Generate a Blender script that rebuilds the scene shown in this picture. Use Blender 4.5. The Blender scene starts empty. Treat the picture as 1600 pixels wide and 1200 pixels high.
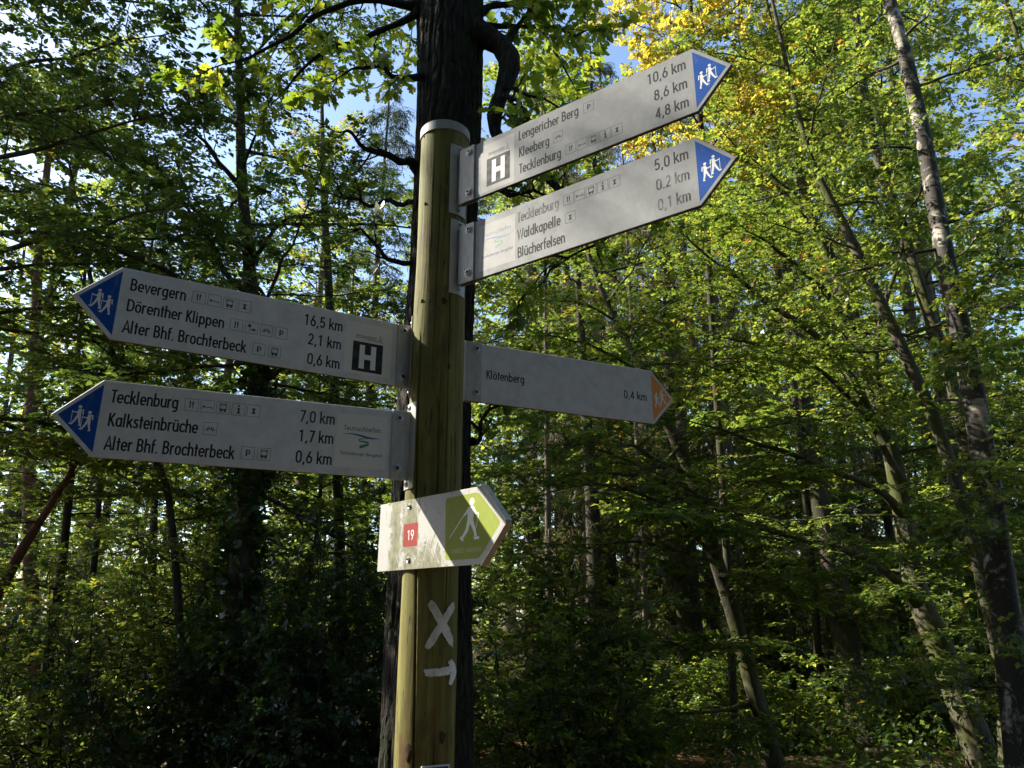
import bpy, math
import numpy as np
from mathutils import Vector

# ------------------------------------------------------------------ camera, sky, sun, exposure
scene = bpy.context.scene
COL = scene.collection
CAM_Z = 1.6
FOCAL = 1150.08            # in pixels of a 1600 px wide picture
PITCH = math.radians(17.49)
ROLL = math.radians(0.105)
cam_data = bpy.data.cameras.new('camera')
cam = bpy.data.objects.new('camera', cam_data)
COL.objects.link(cam)
cam_data.sensor_fit = 'HORIZONTAL'
cam_data.sensor_width = 36.0
cam_data.lens = 36.0 * FOCAL / 1600.0
cam_data.clip_start = 0.05
cam_data.clip_end = 2000.0
cam.location = (0.0, 0.0, CAM_Z)
cam.rotation_mode = 'XYZ'
_c, _s = math.cos(PITCH), math.sin(PITCH)
_fw = np.array([0, _c, _s]); _up = np.array([0, -_s, _c]); _rt = np.array([1.0, 0, 0])
_r2 = _rt * math.cos(ROLL) + _up * math.sin(ROLL)
_u2 = _up * math.cos(ROLL) - _rt * math.sin(ROLL)
from mathutils import Matrix
cam.rotation_euler = Matrix(((_r2[0], _u2[0], -_fw[0]), (_r2[1], _u2[1], -_fw[1]), (_r2[2], _u2[2], -_fw[2]))).to_euler()
scene.camera = cam

SUN_AZ = math.radians(163.0)   # counted from +X towards +Y
SUN_EL = math.radians(35.4)
SUN_DIR = np.array([math.cos(SUN_EL) * math.cos(SUN_AZ), math.cos(SUN_EL) * math.sin(SUN_AZ), math.sin(SUN_EL)])
world = bpy.data.worlds.new('World')
scene.world = world
world.use_nodes = True
wn = world.node_tree.nodes
wl = world.node_tree.links
bg = wn['Background']
sky = wn.new('ShaderNodeTexSky')
sky.sky_type = 'NISHITA'
sky.sun_disc = False
sky.sun_elevation = SUN_EL
sky.sun_rotation = math.atan2(math.cos(SUN_AZ), math.sin(SUN_AZ))
sky.air_density = 1.0
sky.dust_density = 1.0
sky.ozone_density = 2.0
wl.new(sky.outputs[0], bg.inputs[0])
bg.inputs[1].default_value = 0.095

sun_data = bpy.data.lights.new('sun', 'SUN')
sun_data.energy = 4.2
sun_data.angle = math.radians(0.5)
sun_data.color = (1.0, 0.93, 0.80)
sun = bpy.data.objects.new('sun', sun_data)
COL.objects.link(sun)
sun.rotation_euler = Vector((-SUN_DIR[0], -SUN_DIR[1], -SUN_DIR[2])).to_track_quat('-Z', 'Y').to_euler()
sun.location = (-12, 6, 14)

scene.view_settings.view_transform = 'Standard'
scene.view_settings.look = 'None'
scene.view_settings.gamma = 1.0
scene.view_settings.use_curve_mapping = False
scene.view_settings.exposure = 1.85
scene.render.engine = 'CYCLES'
cy = scene.cycles
cy.max_bounces = 6
cy.diffuse_bounces = 3
cy.glossy_bounces = 2
cy.transmission_bounces = 5
cy.transparent_max_bounces = 4
cy.caustics_reflective = False
cy.caustics_refractive = False
cy.sample_clamp_indirect = 4.0
cy.use_adaptive_sampling = True
cy.adaptive_threshold = 0.02
cy.use_denoising = True
scene.render.filter_size = 1.2 if hasattr(scene.render, 'filter_size') else 1.5

# ------------------------------------------------------------------ helpers
def thing(name, label, cat, loc=(0, 0, 0), rotz=0.0, group=None):
    o = bpy.data.objects.new(name, None)
    o.empty_display_size = 0.2
    COL.objects.link(o)
    o.location = loc
    o.rotation_euler = (0, 0, rotz)
    o['label'] = label
    o['category'] = cat
    if group:
        o['group'] = group
    return o

def tag(o, label, cat, group=None):
    o['label'] = label
    o['category'] = cat
    if group:
        o['group'] = group
    return o

def np_mesh(name, verts, faces_list, mats, smooth=False, attrs=None):
    """faces_list: list of integer arrays (n, k); one polygon size each."""
    me = bpy.data.meshes.new(name)
    verts = np.ascontiguousarray(verts, np.float32)
    me.vertices.add(len(verts))
    me.vertices.foreach_set('co', verts.ravel())
    faces_list = [np.asarray(f, np.int32) for f in faces_list if len(f)]
    nl = sum(f.size for f in faces_list)
    npoly = sum(len(f) for f in faces_list)
    me.loops.add(nl)
    me.polygons.add(npoly)
    me.loops.foreach_set('vertex_index', np.concatenate([f.ravel() for f in faces_list]))
    tot = np.concatenate([np.full(len(f), f.shape[1], np.int32) for f in faces_list])
    start = np.concatenate([[0], np.cumsum(tot)[:-1]]).astype(np.int32)
    me.polygons.foreach_set('loop_start', start)
    me.polygons.foreach_set('loop_total', tot)
    if smooth:
        me.polygons.foreach_set('use_smooth', np.ones(npoly, bool))
    if not isinstance(mats, (list, tuple)):
        mats = [mats]
    for m in mats:
        me.materials.append(m)
    if attrs:
        for k, v in attrs.items():
            a = me.attributes.new(k, 'FLOAT', 'POINT')
            a.data.foreach_set('value', np.ascontiguousarray(v, np.float32))
    me.update(calc_edges=True)
    me.validate()
    return me

def obj(name, me, parent=None, loc=None):
    o = bpy.data.objects.new(name, me)
    COL.objects.link(o)
    if parent is not None:
        o.parent = parent
    if loc is not None:
        o.location = loc
    return o

def copy_tree(o, parent=None):
    c = o.copy()
    COL.objects.link(c)
    c.parent = parent
    for ch in list(o.children):
        copy_tree(ch, c)
    return c

def unit(v):
    v = np.asarray(v, float)
    return v / np.maximum(np.linalg.norm(v, axis=-1, keepdims=True), 1e-9)

def at(px, py, y):
    """world point at depth y seen in the given direction from eye level"""
    r = _fw * FOCAL + _r2 * (px - 800.0) + _u2 * (600.0 - py)
    r = r * (y / r[1])
    return np.array([r[0], r[1], r[2] + CAM_Z])

# ------------------------------------------------------------------ materials
def mat(name, rough=0.6, base=(0.5, 0.5, 0.5), metal=0.0, spec=0.5):
    m = bpy.data.materials.new(name)
    m.use_nodes = True
    nt = m.node_tree
    b = nt.nodes['Principled BSDF']
    b.inputs['Base Color'].default_value = (*base, 1)
    b.inputs['Roughness'].default_value = rough
    b.inputs['Metallic'].default_value = metal
    b.inputs['Specular IOR Level'].default_value = spec
    return m, nt, b

def N(nt, kind, **kw):
    n = nt.nodes.new(kind)
    for k, v in kw.items():
        if k in n.inputs:
            n.inputs[k].default_value = v
        else:
            setattr(n, k, v)
    return n

def ramp(nt, stops, fac=None, interp='LINEAR'):
    r = nt.nodes.new('ShaderNodeValToRGB')
    r.color_ramp.interpolation = interp
    e = r.color_ramp.elements
    while len(e) < len(stops):
        e.new(0.5)
    for el, (p, c) in zip(e, stops):
        el.position = p
        el.color = (*c, 1) if len(c) == 3 else c
    if fac is not None:
        nt.links.new(fac, r.inputs[0])
    return r

def mapped(nt, scale, kind='Object'):
    tc = nt.nodes.new('ShaderNodeTexCoord')
    mp = nt.nodes.new('ShaderNodeMapping')
    mp.inputs['Scale'].default_value = scale
    nt.links.new(tc.outputs[kind], mp.inputs[0])
    return mp.outputs[0]

def noise(nt, vec, scale, detail=4.0, rough=0.6, dist=0.0):
    n = N(nt, 'ShaderNodeTexNoise', Scale=scale, Detail=detail, Roughness=rough, Distortion=dist)
    nt.links.new(vec, n.inputs['Vector'])
    return n.outputs['Fac']

def mix(nt, fac, a, b, blend='MIX'):
    m = nt.nodes.new('ShaderNodeMix')
    m.data_type = 'RGBA'
    m.blend_type = blend
    for sock, v in ((m.inputs[0], fac), (m.inputs[6], a), (m.inputs[7], b)):
        if hasattr(v, 'links'):
            nt.links.new(v, sock)
        elif isinstance(v, (int, float)):
            sock.default_value = v
        else:
            sock.default_value = (*v, 1)
    return m.outputs[2]

def bump(nt, bsdf, height, strength=0.5, dist=0.02):
    b = N(nt, 'ShaderNodeBump', Strength=strength, Distance=dist)
    nt.links.new(height, b.inputs['Height'])
    nt.links.new(b.outputs[0], bsdf.inputs['Normal'])

def leaf_mat(name, stops, trans_stops, share=0.53, rough=0.40, spec=0.55):
    m, nt, b = mat(name, rough, spec=spec)
    at_ = N(nt, 'ShaderNodeAttribute', attribute_name='tint')
    c = ramp(nt, stops, at_.outputs['Fac'])
    t = ramp(nt, trans_stops, at_.outputs['Fac'])
    nt.links.new(c.outputs[0], b.inputs['Base Color'])
    tr = nt.nodes.new('ShaderNodeBsdfTranslucent')
    nt.links.new(t.outputs[0], tr.inputs[0])
    mx = nt.nodes.new('ShaderNodeMixShader')
    mx.inputs[0].default_value = share
    nt.links.new(b.outputs[0], mx.inputs[1])
    nt.links.new(tr.outputs[0], mx.inputs[2])
    nt.links.new(mx.outputs[0], nt.nodes['Material Output'].inputs[0])
    return m

M = {}
# tint runs 0..1: deep green, mid green, yellow green, then gold and rust at the very end
M['beech_leaf'] = leaf_mat('beech_leaf',
    [(0.0, (0.020, 0.046, 0.018)), (0.45, (0.045, 0.090, 0.024)), (0.8, (0.085, 0.125, 0.02)), (0.93, (0.16, 0.13, 0.02)), (1.0, (0.18, 0.075, 0.02))],
    [(0.0, (0.07, 0.13, 0.022)), (0.45, (0.22, 0.32, 0.04)), (0.8, (0.48, 0.53, 0.06)), (0.93, (0.60, 0.44, 0.04)), (1.0, (0.5, 0.20, 0.04))])
M['oak_leaf'] = leaf_mat('oak_leaf',
    [(0.0, (0.025, 0.055, 0.012)), (0.5, (0.06, 0.105, 0.016)), (0.8, (0.10, 0.125, 0.02)), (0.92, (0.2, 0.13, 0.02)), (1.0, (0.22, 0.08, 0.02))],
    [(0.0, (0.10, 0.21, 0.018)), (0.5, (0.34, 0.44, 0.03)), (0.8, (0.5, 0.52, 0.04)), (0.92, (0.65, 0.4, 0.04)), (1.0, (0.6, 0.2, 0.03))])
M['dark_leaf'] = leaf_mat('evergreen_leaf',
    [(0.0, (0.014, 0.034, 0.014)), (0.6, (0.028, 0.060, 0.022)), (1.0, (0.06, 0.10, 0.025))],
    [(0.0, (0.03, 0.08, 0.01)), (0.6, (0.08, 0.16, 0.02)), (1.0, (0.2, 0.3, 0.03))], share=0.3, rough=0.3, spec=0.6)
M['gold_leaf'] = leaf_mat('golden_leaf',
    [(0.0, (0.10, 0.12, 0.02)), (0.4, (0.30, 0.23, 0.02)), (0.9, (0.42, 0.29, 0.03)), (1.0, (0.35, 0.14, 0.03))],
    [(0.0, (0.4, 0.42, 0.04)), (0.4, (0.76, 0.63, 0.07)), (0.9, (0.84, 0.60, 0.09)), (1.0, (0.65, 0.28, 0.05))])
M['rowan_leaf'] = leaf_mat('rowan_leaf',
    [(0.0, (0.05, 0.10, 0.02)), (0.5, (0.09, 0.13, 0.02)), (0.62, (0.25, 0.06, 0.03)), (1.0, (0.32, 0.05, 0.04))],
    [(0.0, (0.2, 0.32, 0.03)), (0.5, (0.42, 0.48, 0.05)), (0.62, (0.55, 0.12, 0.05)), (1.0, (0.6, 0.09, 0.06))])
M['needle'] = leaf_mat('spruce_needle',
    [(0.0, (0.022, 0.045, 0.020)), (0.5, (0.045, 0.068, 0.028)), (0.8, (0.11, 0.095, 0.045)), (1.0, (0.2, 0.14, 0.08))],
    [(0.0, (0.05, 0.08, 0.02)), (0.5, (0.1, 0.13, 0.04)), (0.8, (0.2, 0.16, 0.07)), (1.0, (0.3, 0.2, 0.1))], share=0.25, rough=0.6, spec=0.3)

def bark(name, c0, c1, moss=0.3, moss_col=(0.06, 0.075, 0.02), zs=0.25, scale=14, bstr=0.7, bd=0.03):
    m, nt, b = mat(name, 0.9, spec=0.2)
    v = mapped(nt, (1, 1, zs))
    n1 = noise(nt, v, scale, 10, 0.78, 0.6)
    v2 = mapped(nt, (1, 1, 0.6))
    n2 = noise(nt, v2, 2.2, 5, 0.65)
    r1 = ramp(nt, [(0.38, c0), (0.62, c1)], n1)
    r2 = ramp(nt, [(0.62 - 0.3 * moss, (0, 0, 0)), (0.72 - 0.3 * moss, (0.9, 0.9, 0.9))], n2)
    col = mix(nt, r2.outputs[0], r1.outputs[0], moss_col)
    nt.links.new(col, b.inputs['Base Color'])
    bump(nt, b, n1, bstr, bd)
    return m
M['oak_bark'] = bark('oak_bark', (0.012, 0.010, 0.008), (0.045, 0.037, 0.030), 0.3, (0.03, 0.042, 0.012), 0.18, 16, 1.0, 0.05)
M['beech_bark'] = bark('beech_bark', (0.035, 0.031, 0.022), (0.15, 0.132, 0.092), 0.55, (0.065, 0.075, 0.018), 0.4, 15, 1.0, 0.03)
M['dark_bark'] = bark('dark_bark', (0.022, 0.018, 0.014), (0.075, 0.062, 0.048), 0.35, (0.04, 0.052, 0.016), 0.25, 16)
M['pine_bark'] = bark('pine_bark', (0.07, 0.035, 0.022), (0.24, 0.115, 0.07), 0.0, (0.10, 0.06, 0.04), 0.4, 14)
M['dead_bark'] = bark('dead_bark', (0.06, 0.05, 0.04), (0.2, 0.165, 0.13), 0.1, (0.1, 0.1, 0.06), 0.3, 16)

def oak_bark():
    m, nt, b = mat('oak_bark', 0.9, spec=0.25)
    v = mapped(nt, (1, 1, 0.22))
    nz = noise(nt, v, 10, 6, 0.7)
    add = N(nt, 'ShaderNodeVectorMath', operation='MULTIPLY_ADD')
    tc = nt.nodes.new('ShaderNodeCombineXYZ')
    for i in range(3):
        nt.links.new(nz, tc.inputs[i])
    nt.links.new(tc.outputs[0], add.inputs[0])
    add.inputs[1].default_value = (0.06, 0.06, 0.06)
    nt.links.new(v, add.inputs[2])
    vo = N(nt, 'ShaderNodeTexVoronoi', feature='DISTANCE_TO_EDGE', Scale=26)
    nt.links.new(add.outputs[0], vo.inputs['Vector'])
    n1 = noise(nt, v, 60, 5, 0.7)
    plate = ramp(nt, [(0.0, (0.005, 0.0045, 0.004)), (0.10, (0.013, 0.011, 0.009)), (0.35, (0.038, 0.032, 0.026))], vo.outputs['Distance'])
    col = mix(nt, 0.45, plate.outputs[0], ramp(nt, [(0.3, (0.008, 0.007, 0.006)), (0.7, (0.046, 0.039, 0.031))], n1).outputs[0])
    v2 = mapped(nt, (1, 1, 0.6))
    n2 = noise(nt, v2, 3.0, 6, 0.7)
    f = ramp(nt, [(0.5, (0, 0, 0)), (0.66, (0.8,) * 3)], n2)
    col = mix(nt, f.outputs[0], col, (0.032, 0.046, 0.012))
    nt.links.new(col, b.inputs['Base Color'])
    hgt = N(nt, 'ShaderNodeMath', operation='MULTIPLY_ADD'); hgt.inputs[1].default_value = 0.35
    nt.links.new(n1, hgt.inputs[0])
    cl = nt.nodes.new('ShaderNodeMapRange'); cl.inputs[2].default_value = 0.3
    nt.links.new(vo.outputs['Distance'], cl.inputs[0]); nt.links.new(cl.outputs[0], hgt.inputs[2])
    bump(nt, b, hgt.outputs[0], 1.0, 0.05)
    return m
M['oak_bark'] = oak_bark()

def birch_bark():
    m, nt, b = mat('birch_bark', 0.75, spec=0.3)
    v = mapped(nt, (1, 1, 3.2))
    n1 = noise(nt, v, 7, 6, 0.65)
    v2 = mapped(nt, (1, 1, 0.8))
    n2 = noise(nt, v2, 4.5, 7, 0.72, 0.8)
    v3 = mapped(nt, (1, 1, 7))
    n3 = noise(nt, v3, 9, 3, 0.6)
    pale = ramp(nt, [(0.3, (0.26, 0.22, 0.17)), (0.7, (0.50, 0.46, 0.37))], n1)
    f = ramp(nt, [(0.51, (0, 0, 0)), (0.60, (1, 1, 1))], n2)
    col = mix(nt, f.outputs[0], (0.035, 0.030, 0.024), pale.outputs[0])
    f3 = ramp(nt, [(0.62, (0, 0, 0)), (0.68, (1, 1, 1))], n3)
    col = mix(nt, f3.outputs[0], col, (0.05, 0.042, 0.034))
    nt.links.new(col, b.inputs['Base Color'])
    bump(nt, b, n2, 0.6, 0.02)
    return m
M['birch_bark'] = birch_bark()
# ------------------------------------------------------------------ flat drawing on plates (lettering, pictograms)
class Draw:
    """Flat shapes on a plate: x to the right, z up, laid just in front of the plate (towards -y)."""
    def __init__(self, y):
        self.v = []; self.f = []; self.m = []; self.y = y; self.k = 0
    def _y(self):
        self.k += 1
        return self.y - self.k * 1.2e-6
    def poly(self, pts, mi=0):
        y = self._y(); b = len(self.v)
        self.v += [(p[0], y, p[1]) for p in pts]
        self.f.append(list(range(b, b + len(pts)))); self.m.append(mi)
    def stroke(self, pts, w, closed=False, mi=0, w1=None):
        p = [np.array(q, float) for q in pts]
        q = [p[0]]
        for a in p[1:]:
            if np.linalg.norm(a - q[-1]) > 1e-7:
                q.append(a)
        if closed and np.linalg.norm(q[0] - q[-1]) < 1e-7:
            q.pop()
        n = len(q)
        if n < 2:
            return
        y = self._y(); b = len(self.v)
        for i in range(n):
            if closed:
                d0 = unit(q[i] - q[i - 1]); d1 = unit(q[(i + 1) % n] - q[i])
            else:
                d0 = unit(q[i] - q[i - 1]) if i else unit(q[1] - q[0])
                d1 = unit(q[i + 1] - q[i]) if i < n - 1 else d0
            t = unit(d0 + d1)
            nn = np.array([-t[1], t[0]])
            k = 1.0 / max(0.45, float(nn @ np.array([-d0[1], d0[0]])))
            ww = w if w1 is None else w + (w1 - w) * i / (n - 1)
            for s in (1, -1):
                r = q[i] + nn * (s * ww * 0.5 * k)
                self.v.append((r[0], y, r[1]))
        for i in range(n if closed else n - 1):
            j = (i + 1) % n
            self.f.append([b + 2 * i, b + 2 * i + 1, b + 2 * j + 1, b + 2 * j]); self.m.append(mi)
    def disc(self, c, r, mi=0, n=14):
        self.poly([(c[0] + r * math.cos(2 * math.pi * i / n), c[1] + r * math.sin(2 * math.pi * i / n)) for i in range(n)], mi)
    def build(self, name, mats, parent):
        me = bpy.data.meshes.new(name)
        me.from_pydata(self.v, [], self.f)
        for m in (mats if isinstance(mats, (list, tuple)) else [mats]):
            me.materials.append(m)
        for p, mi in zip(me.polygons, self.m):
            p.material_index = mi
            if p.normal.y > 0:
                p.flip()
        me.update()
        return obj(name, me, parent)

def arc(cx, cy, rx, ry, a0, a1, n=8):
    return [(cx + rx * math.cos(math.radians(a0 + (a1 - a0) * i / n)), cy + ry * math.sin(math.radians(a0 + (a1 - a0) * i / n))) for i in range(n + 1)]

def stad(x0, x1, y0, y1, ry=0.20):
    cx = (x0 + x1) / 2; rx = (x1 - x0) / 2
    return arc(cx, y1 - ry, rx, ry, 180, 0) + arc(cx, y0 + ry, rx, ry, 0, -180)

def glyphs():
    """a narrow geometric sans in one stroke weight; cap height 1"""
    L, R, XH, ASC, s = 0.065, 0.355, 0.70, 1.04, 0.06
    T, B = XH - s, s
    G = {}
    bowl = (stad(L, R, B, T), True)
    def ln(*p): return (list(p), False)
    G['o'] = ([bowl], 0.42)
    G['ö'] = ([bowl, ln((0.13, 0.80), (0.13, 0.92)), ln((0.29, 0.80), (0.29, 0.92))], 0.42)
    G['a'] = ([bowl, ln((R, 0), (R, XH))], 0.44)
    G['d'] = ([bowl, ln((R, 0), (R, ASC))], 0.44)
    G['b'] = ([bowl, ln((L, 0), (L, ASC))], 0.43)
    G['p'] = ([bowl, ln((L, -0.26), (L, XH))], 0.43)
    G['g'] = ([bowl, ([(R, XH), (R, -0.06)] + arc((L + R) / 2, -0.06, (R - L) / 2, 0.15, 0, -140), False)], 0.44)
    G['c'] = ([(arc((L + R) / 2, T - 0.2, 0.145, 0.2, 25, 180) + arc((L + R) / 2, B + 0.2, 0.145, 0.2, 180, 335), False)], 0.36)
    G['e'] = ([([(L, 0.35), (R, 0.35)] + arc((L + R) / 2, T - 0.2, 0.145, 0.2, 0, 180) + arc((L + R) / 2, B + 0.2, 0.145, 0.2, 180, 330), False)], 0.41)
    G['n'] = ([ln((L, 0), (L, XH)), ([(L, 0.4)] + arc((L + R) / 2 - 0.005, T - 0.19, 0.14, 0.19, 180, 0) + [(R - 0.01, 0)], False)], 0.41)
    G['h'] = ([ln((L, 0), (L, ASC)), G['n'][0][1]], 0.41)
    G['m'] = ([ln((L, 0), (L, XH)), ([(L, 0.4)] + arc(0.185, T - 0.17, 0.12, 0.17, 180, 0) + [(0.305, 0)], False),
               ([(0.305, 0.4)] + arc(0.425, T - 0.17, 0.12, 0.17, 180, 0) + [(0.545, 0)], False)], 0.61)
    G['u'] = ([([(L, XH)] + arc((L + R) / 2, B + 0.18, 0.145, 0.18, 180, 360), False), ln((R, XH), (R, 0))], 0.42)
    G['ü'] = ([G['u'][0][0], G['u'][0][1], ln((0.13, 0.80), (0.13, 0.92)), ln((0.29, 0.80), (0.29, 0.92))], 0.42)
    G['r'] = ([ln((L, 0), (L, XH)), ([(L, 0.40)] + arc(0.21, T - 0.17, 0.145, 0.17, 180, 65), False)], 0.285)
    G['t'] = ([ln((0.12, 0), (0.12, 0.93)), ln((0.0, 0.64), (0.245, 0.64))], 0.25)
    G['f'] = ([([(0.1, 0), (0.1, 0.84)] + arc(0.225, 0.84, 0.125, 0.15, 180, 75), False), ln((0.0, 0.64), (0.245, 0.64))], 0.245)
    G['l'] = ([ln((0.06, 0), (0.06, ASC))], 0.185)
    G['i'] = ([ln((0.06, 0), (0.06, XH)), ln((0.06, 0.80), (0.06, 0.93))], 0.185)
    G['k'] = ([ln((L, 0), (L, ASC)), ln((L + 0.03, 0.30), (0.335, XH)), ln((0.165, 0.44), (0.37, 0))], 0.40)
    G['s'] = ([(arc(0.165, 0.50, 0.105, 0.14, 20, 190) + [(0.10, 0.42), (0.225, 0.30)] + arc(0.155, 0.20, 0.115, 0.14, 20, -165), False)], 0.325)
    G['v'] = ([ln((0.03, XH), (0.185, 0.02), (0.34, XH))], 0.37)
    G['w'] = ([ln((0.03, XH), (0.15, 0.02), (0.275, 0.62), (0.40, 0.02), (0.52, XH))], 0.55)
    G['A'] = ([ln((0.03, 0), (0.245, 0.98), (0.46, 0)), ln((0.11, 0.30), (0.38, 0.30))], 0.49)
    G['B'] = ([ln((L, 0), (L, 1)), ([(L, 0.94), (0.2, 0.94)] + arc(0.2, 0.735, 0.145, 0.205, 90, -90) + [(L, 0.53)], False),
               ([(0.2, 0.53)] + arc(0.21, 0.295, 0.17, 0.235, 90, -90) + [(L, 0.06)], False)], 0.45)
    G['D'] = ([ln((L, 0), (L, 1)), ([(L, 0.94), (0.16, 0.94)] + arc(0.17, 0.62, 0.25, 0.32, 90, 0) + arc(0.17, 0.38, 0.25, 0.32, 0, -90) + [(L, 0.06)], False)], 0.49)
    G['H'] = ([ln((L, 0), (L, 1)), ln((0.38, 0), (0.38, 1)), ln((L, 0.5), (0.38, 0.5))], 0.47)
    G['K'] = ([ln((L, 0), (L, 1)), ln((L + 0.02, 0.42), (0.36, 1)), ln((0.14, 0.56), (0.40, 0))], 0.43)
    G['L'] = ([ln((L, 1), (L, 0.06), (0.31, 0.06))], 0.33)
    G['T'] = ([ln((0.185, 0), (0.185, 1)), ln((0.0, 0.94), (0.37, 0.94))], 0.36)
    G['W'] = ([ln((0.03, 1), (0.17, 0.03), (0.325, 0.95), (0.48, 0.03), (0.62, 1))], 0.65)
    G['N'] = ([ln((L, 0), (L, 0.97), (0.37, 0.03), (0.37, 1))], 0.46)
    G['O'] = ([(stad(L, 0.43, 0.06, 0.94, 0.3), True)], 0.5)
    G['R'] = ([ln((L, 0), (L, 1)), ([(L, 0.94), (0.19, 0.94)] + arc(0.2, 0.71, 0.155, 0.23, 90, -90) + [(L, 0.48)], False), ln((0.2, 0.48), (0.38, 0))], 0.44)
    G['I'] = ([ln((0.08, 0), (0.08, 1))], 0.2)
    G['G'] = ([(arc(0.25, 0.64, 0.185, 0.3, 25, 180) + arc(0.25, 0.36, 0.185, 0.3, 180, 360) + [(0.435, 0.48), (0.27, 0.48)], False)], 0.51)
    G['C'] = ([(arc(0.25, 0.64, 0.185, 0.3, 30, 180) + arc(0.25, 0.36, 0.185, 0.3, 180, 330), False)], 0.47)
    G['P'] = ([ln((L, 0), (L, 1)), ([(L, 0.94), (0.22, 0.94)] + arc(0.22, 0.70, 0.17, 0.24, 90, -90) + [(L, 0.46)], False)], 0.44)
    G['0'] = ([(stad(L, 0.365, 0.06, 0.94, 0.26), True)], 0.43)
    G['1'] = ([ln((0.08, 0.80), (0.235, 0.94)), ln((0.235, 0), (0.235, 1))], 0.43)
    G['2'] = ([(arc(0.21, 0.70, 0.14, 0.24, 165, 0) + [(0.33, 0.58), (0.08, 0.06), (0.38, 0.06)], False)], 0.43)
    G['4'] = ([ln((0.29, 0), (0.29, 1)), ln((0.29, 0.96), (0.055, 0.27), (0.40, 0.27))], 0.43)
    G['5'] = ([([(0.355, 0.94), (0.12, 0.94), (0.085, 0.52), (0.15, 0.575)] + arc(0.2, 0.33, 0.155, 0.265, 80, -150), False)], 0.43)
    G['6'] = ([(stad(L, 0.365, 0.06, 0.58, 0.24), True), ln((0.085, 0.42), (0.27, 1.0))], 0.43)
    G['7'] = ([ln((0.05, 0.94), (0.36, 0.94), (0.15, 0))], 0.41)
    G['8'] = ([(stad(0.085, 0.345, 0.53, 0.94, 0.2), True), (stad(L, 0.365, 0.06, 0.53, 0.23), True)], 0.43)
    G['9'] = ([(stad(L, 0.365, 0.42, 0.94, 0.24), True), ln((0.345, 0.58), (0.16, 0.0))], 0.43)
    G[','] = ([ln((0.12, 0.12), (0.06, -0.15))], 0.2)
    G['.'] = ([ln((0.085, 0), (0.085, 0.12))], 0.19)
    G[' '] = ([], 0.2)
    return G
GLY = glyphs()

def write(d, text, x0, x1, z, cap, mi=0, weight=0.115):
    """fit the words between x0 and x1 on the base line z"""
    track = 0.035
    nat = sum(GLY[c][1] + track for c in text) - track - 0.03
    sx = (x1 - x0) / nat
    x = x0 - 0.03 * sx
    for ch in text:
        strokes, adv = GLY[ch]
        for pts, closed in strokes:
            d.stroke([(x + p[0] * sx, z + p[1] * cap) for p in pts], weight * cap, closed, mi)
        x += (adv + track) * sx

# ------------------------------------------------------------------ sign materials
def plate_mat(name, c, dirt=(0.30, 0.31, 0.27), amount=0.35):
    m, nt, b = mat(name, 0.5, spec=0.18)
    v = mapped(nt, (1, 1, 1))
    n1 = noise(nt, v, 26, 8, 0.7)
    v2 = mapped(nt, (1.0, 1, 0.35))
    n2 = noise(nt, v2, 60, 4, 0.6)
    f = ramp(nt, [(0.42, (0, 0, 0)), (0.80, (amount,) * 3)], n1)
    f2 = ramp(nt, [(0.55, (0, 0, 0)), (0.85, (amount * 0.8,) * 3)], n2)
    col = mix(nt, f.outputs[0], c, dirt)
    col = mix(nt, f2.outputs[0], col, (0.38, 0.39, 0.33))
    n3 = noise(nt, v, 240, 2, 0.5)
    f3 = ramp(nt, [(0.72, (0, 0, 0)), (0.78, (0.45,) * 3)], n3)
    col = mix(nt, f3.outputs[0], col, (0.16, 0.16, 0.12))
    nt.links.new(col, b.inputs['Base Color'])
    rr = ramp(nt, [(0.3, (0.45,) * 3), (0.7, (0.7,) * 3)], n1)
    nt.links.new(rr.outputs[0], b.inputs['Roughness'])
    return m
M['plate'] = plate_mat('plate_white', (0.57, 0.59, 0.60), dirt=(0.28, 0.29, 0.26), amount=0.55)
M['plate_dimmed'] = plate_mat('plate_dimmed', (0.285, 0.295, 0.30), dirt=(0.17, 0.18, 0.165), amount=0.65)  # white plate darkened in colour to offset the sun on the two upper arms
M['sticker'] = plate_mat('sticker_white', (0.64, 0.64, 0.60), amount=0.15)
M['sticker_dimmed'] = plate_mat('sticker_dimmed', (0.40, 0.40, 0.39), dirt=(0.26, 0.27, 0.24), amount=0.3)  # white sticker darkened the same way for the sunlit upper arms
M['edge'] = mat('plate_edge', 0.6, (0.035, 0.035, 0.035))[0]
M['blue'] = plate_mat('arrow_blue', (0.002, 0.060, 0.30), dirt=(0.01, 0.07, 0.26), amount=0.3)
M['orange'] = plate_mat('arrow_orange', (0.66, 0.29, 0.07), dirt=(0.45, 0.2, 0.06), amount=0.25)
M['black'] = mat('ink_black', 0.7, (0.022, 0.023, 0.025), spec=0.12)[0]
M['grey_ink'] = mat('ink_grey', 0.7, (0.05, 0.052, 0.054), spec=0.12)[0]
M['thin_ink'] = mat('ink_thin', 0.7, (0.05, 0.05, 0.05), spec=0.12)[0]
M['figure'] = mat('figure_white', 0.45, (0.66, 0.68, 0.66))[0]
M['wave_blue'] = mat('wave_blue', 0.5, (0.02, 0.06, 0.28))[0]
M['wave_green'] = mat('wave_green', 0.5, (0.035, 0.20, 0.075))[0]

def faded_ink():
    m, nt, b = mat('ink_faded', 0.7, spec=0.12)
    v = mapped(nt, (1, 1, 1))
    n1 = noise(nt, v, 34, 6, 0.7)
    f = ramp(nt, [(0.40, (0, 0, 0)), (0.66, (0.8, 0.8, 0.8))], n1)
    nt.links.new(mix(nt, f.outputs[0], (0.05, 0.052, 0.055), (0.30, 0.31, 0.31)), b.inputs['Base Color'])
    return m
M['faded'] = faded_ink()

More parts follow.
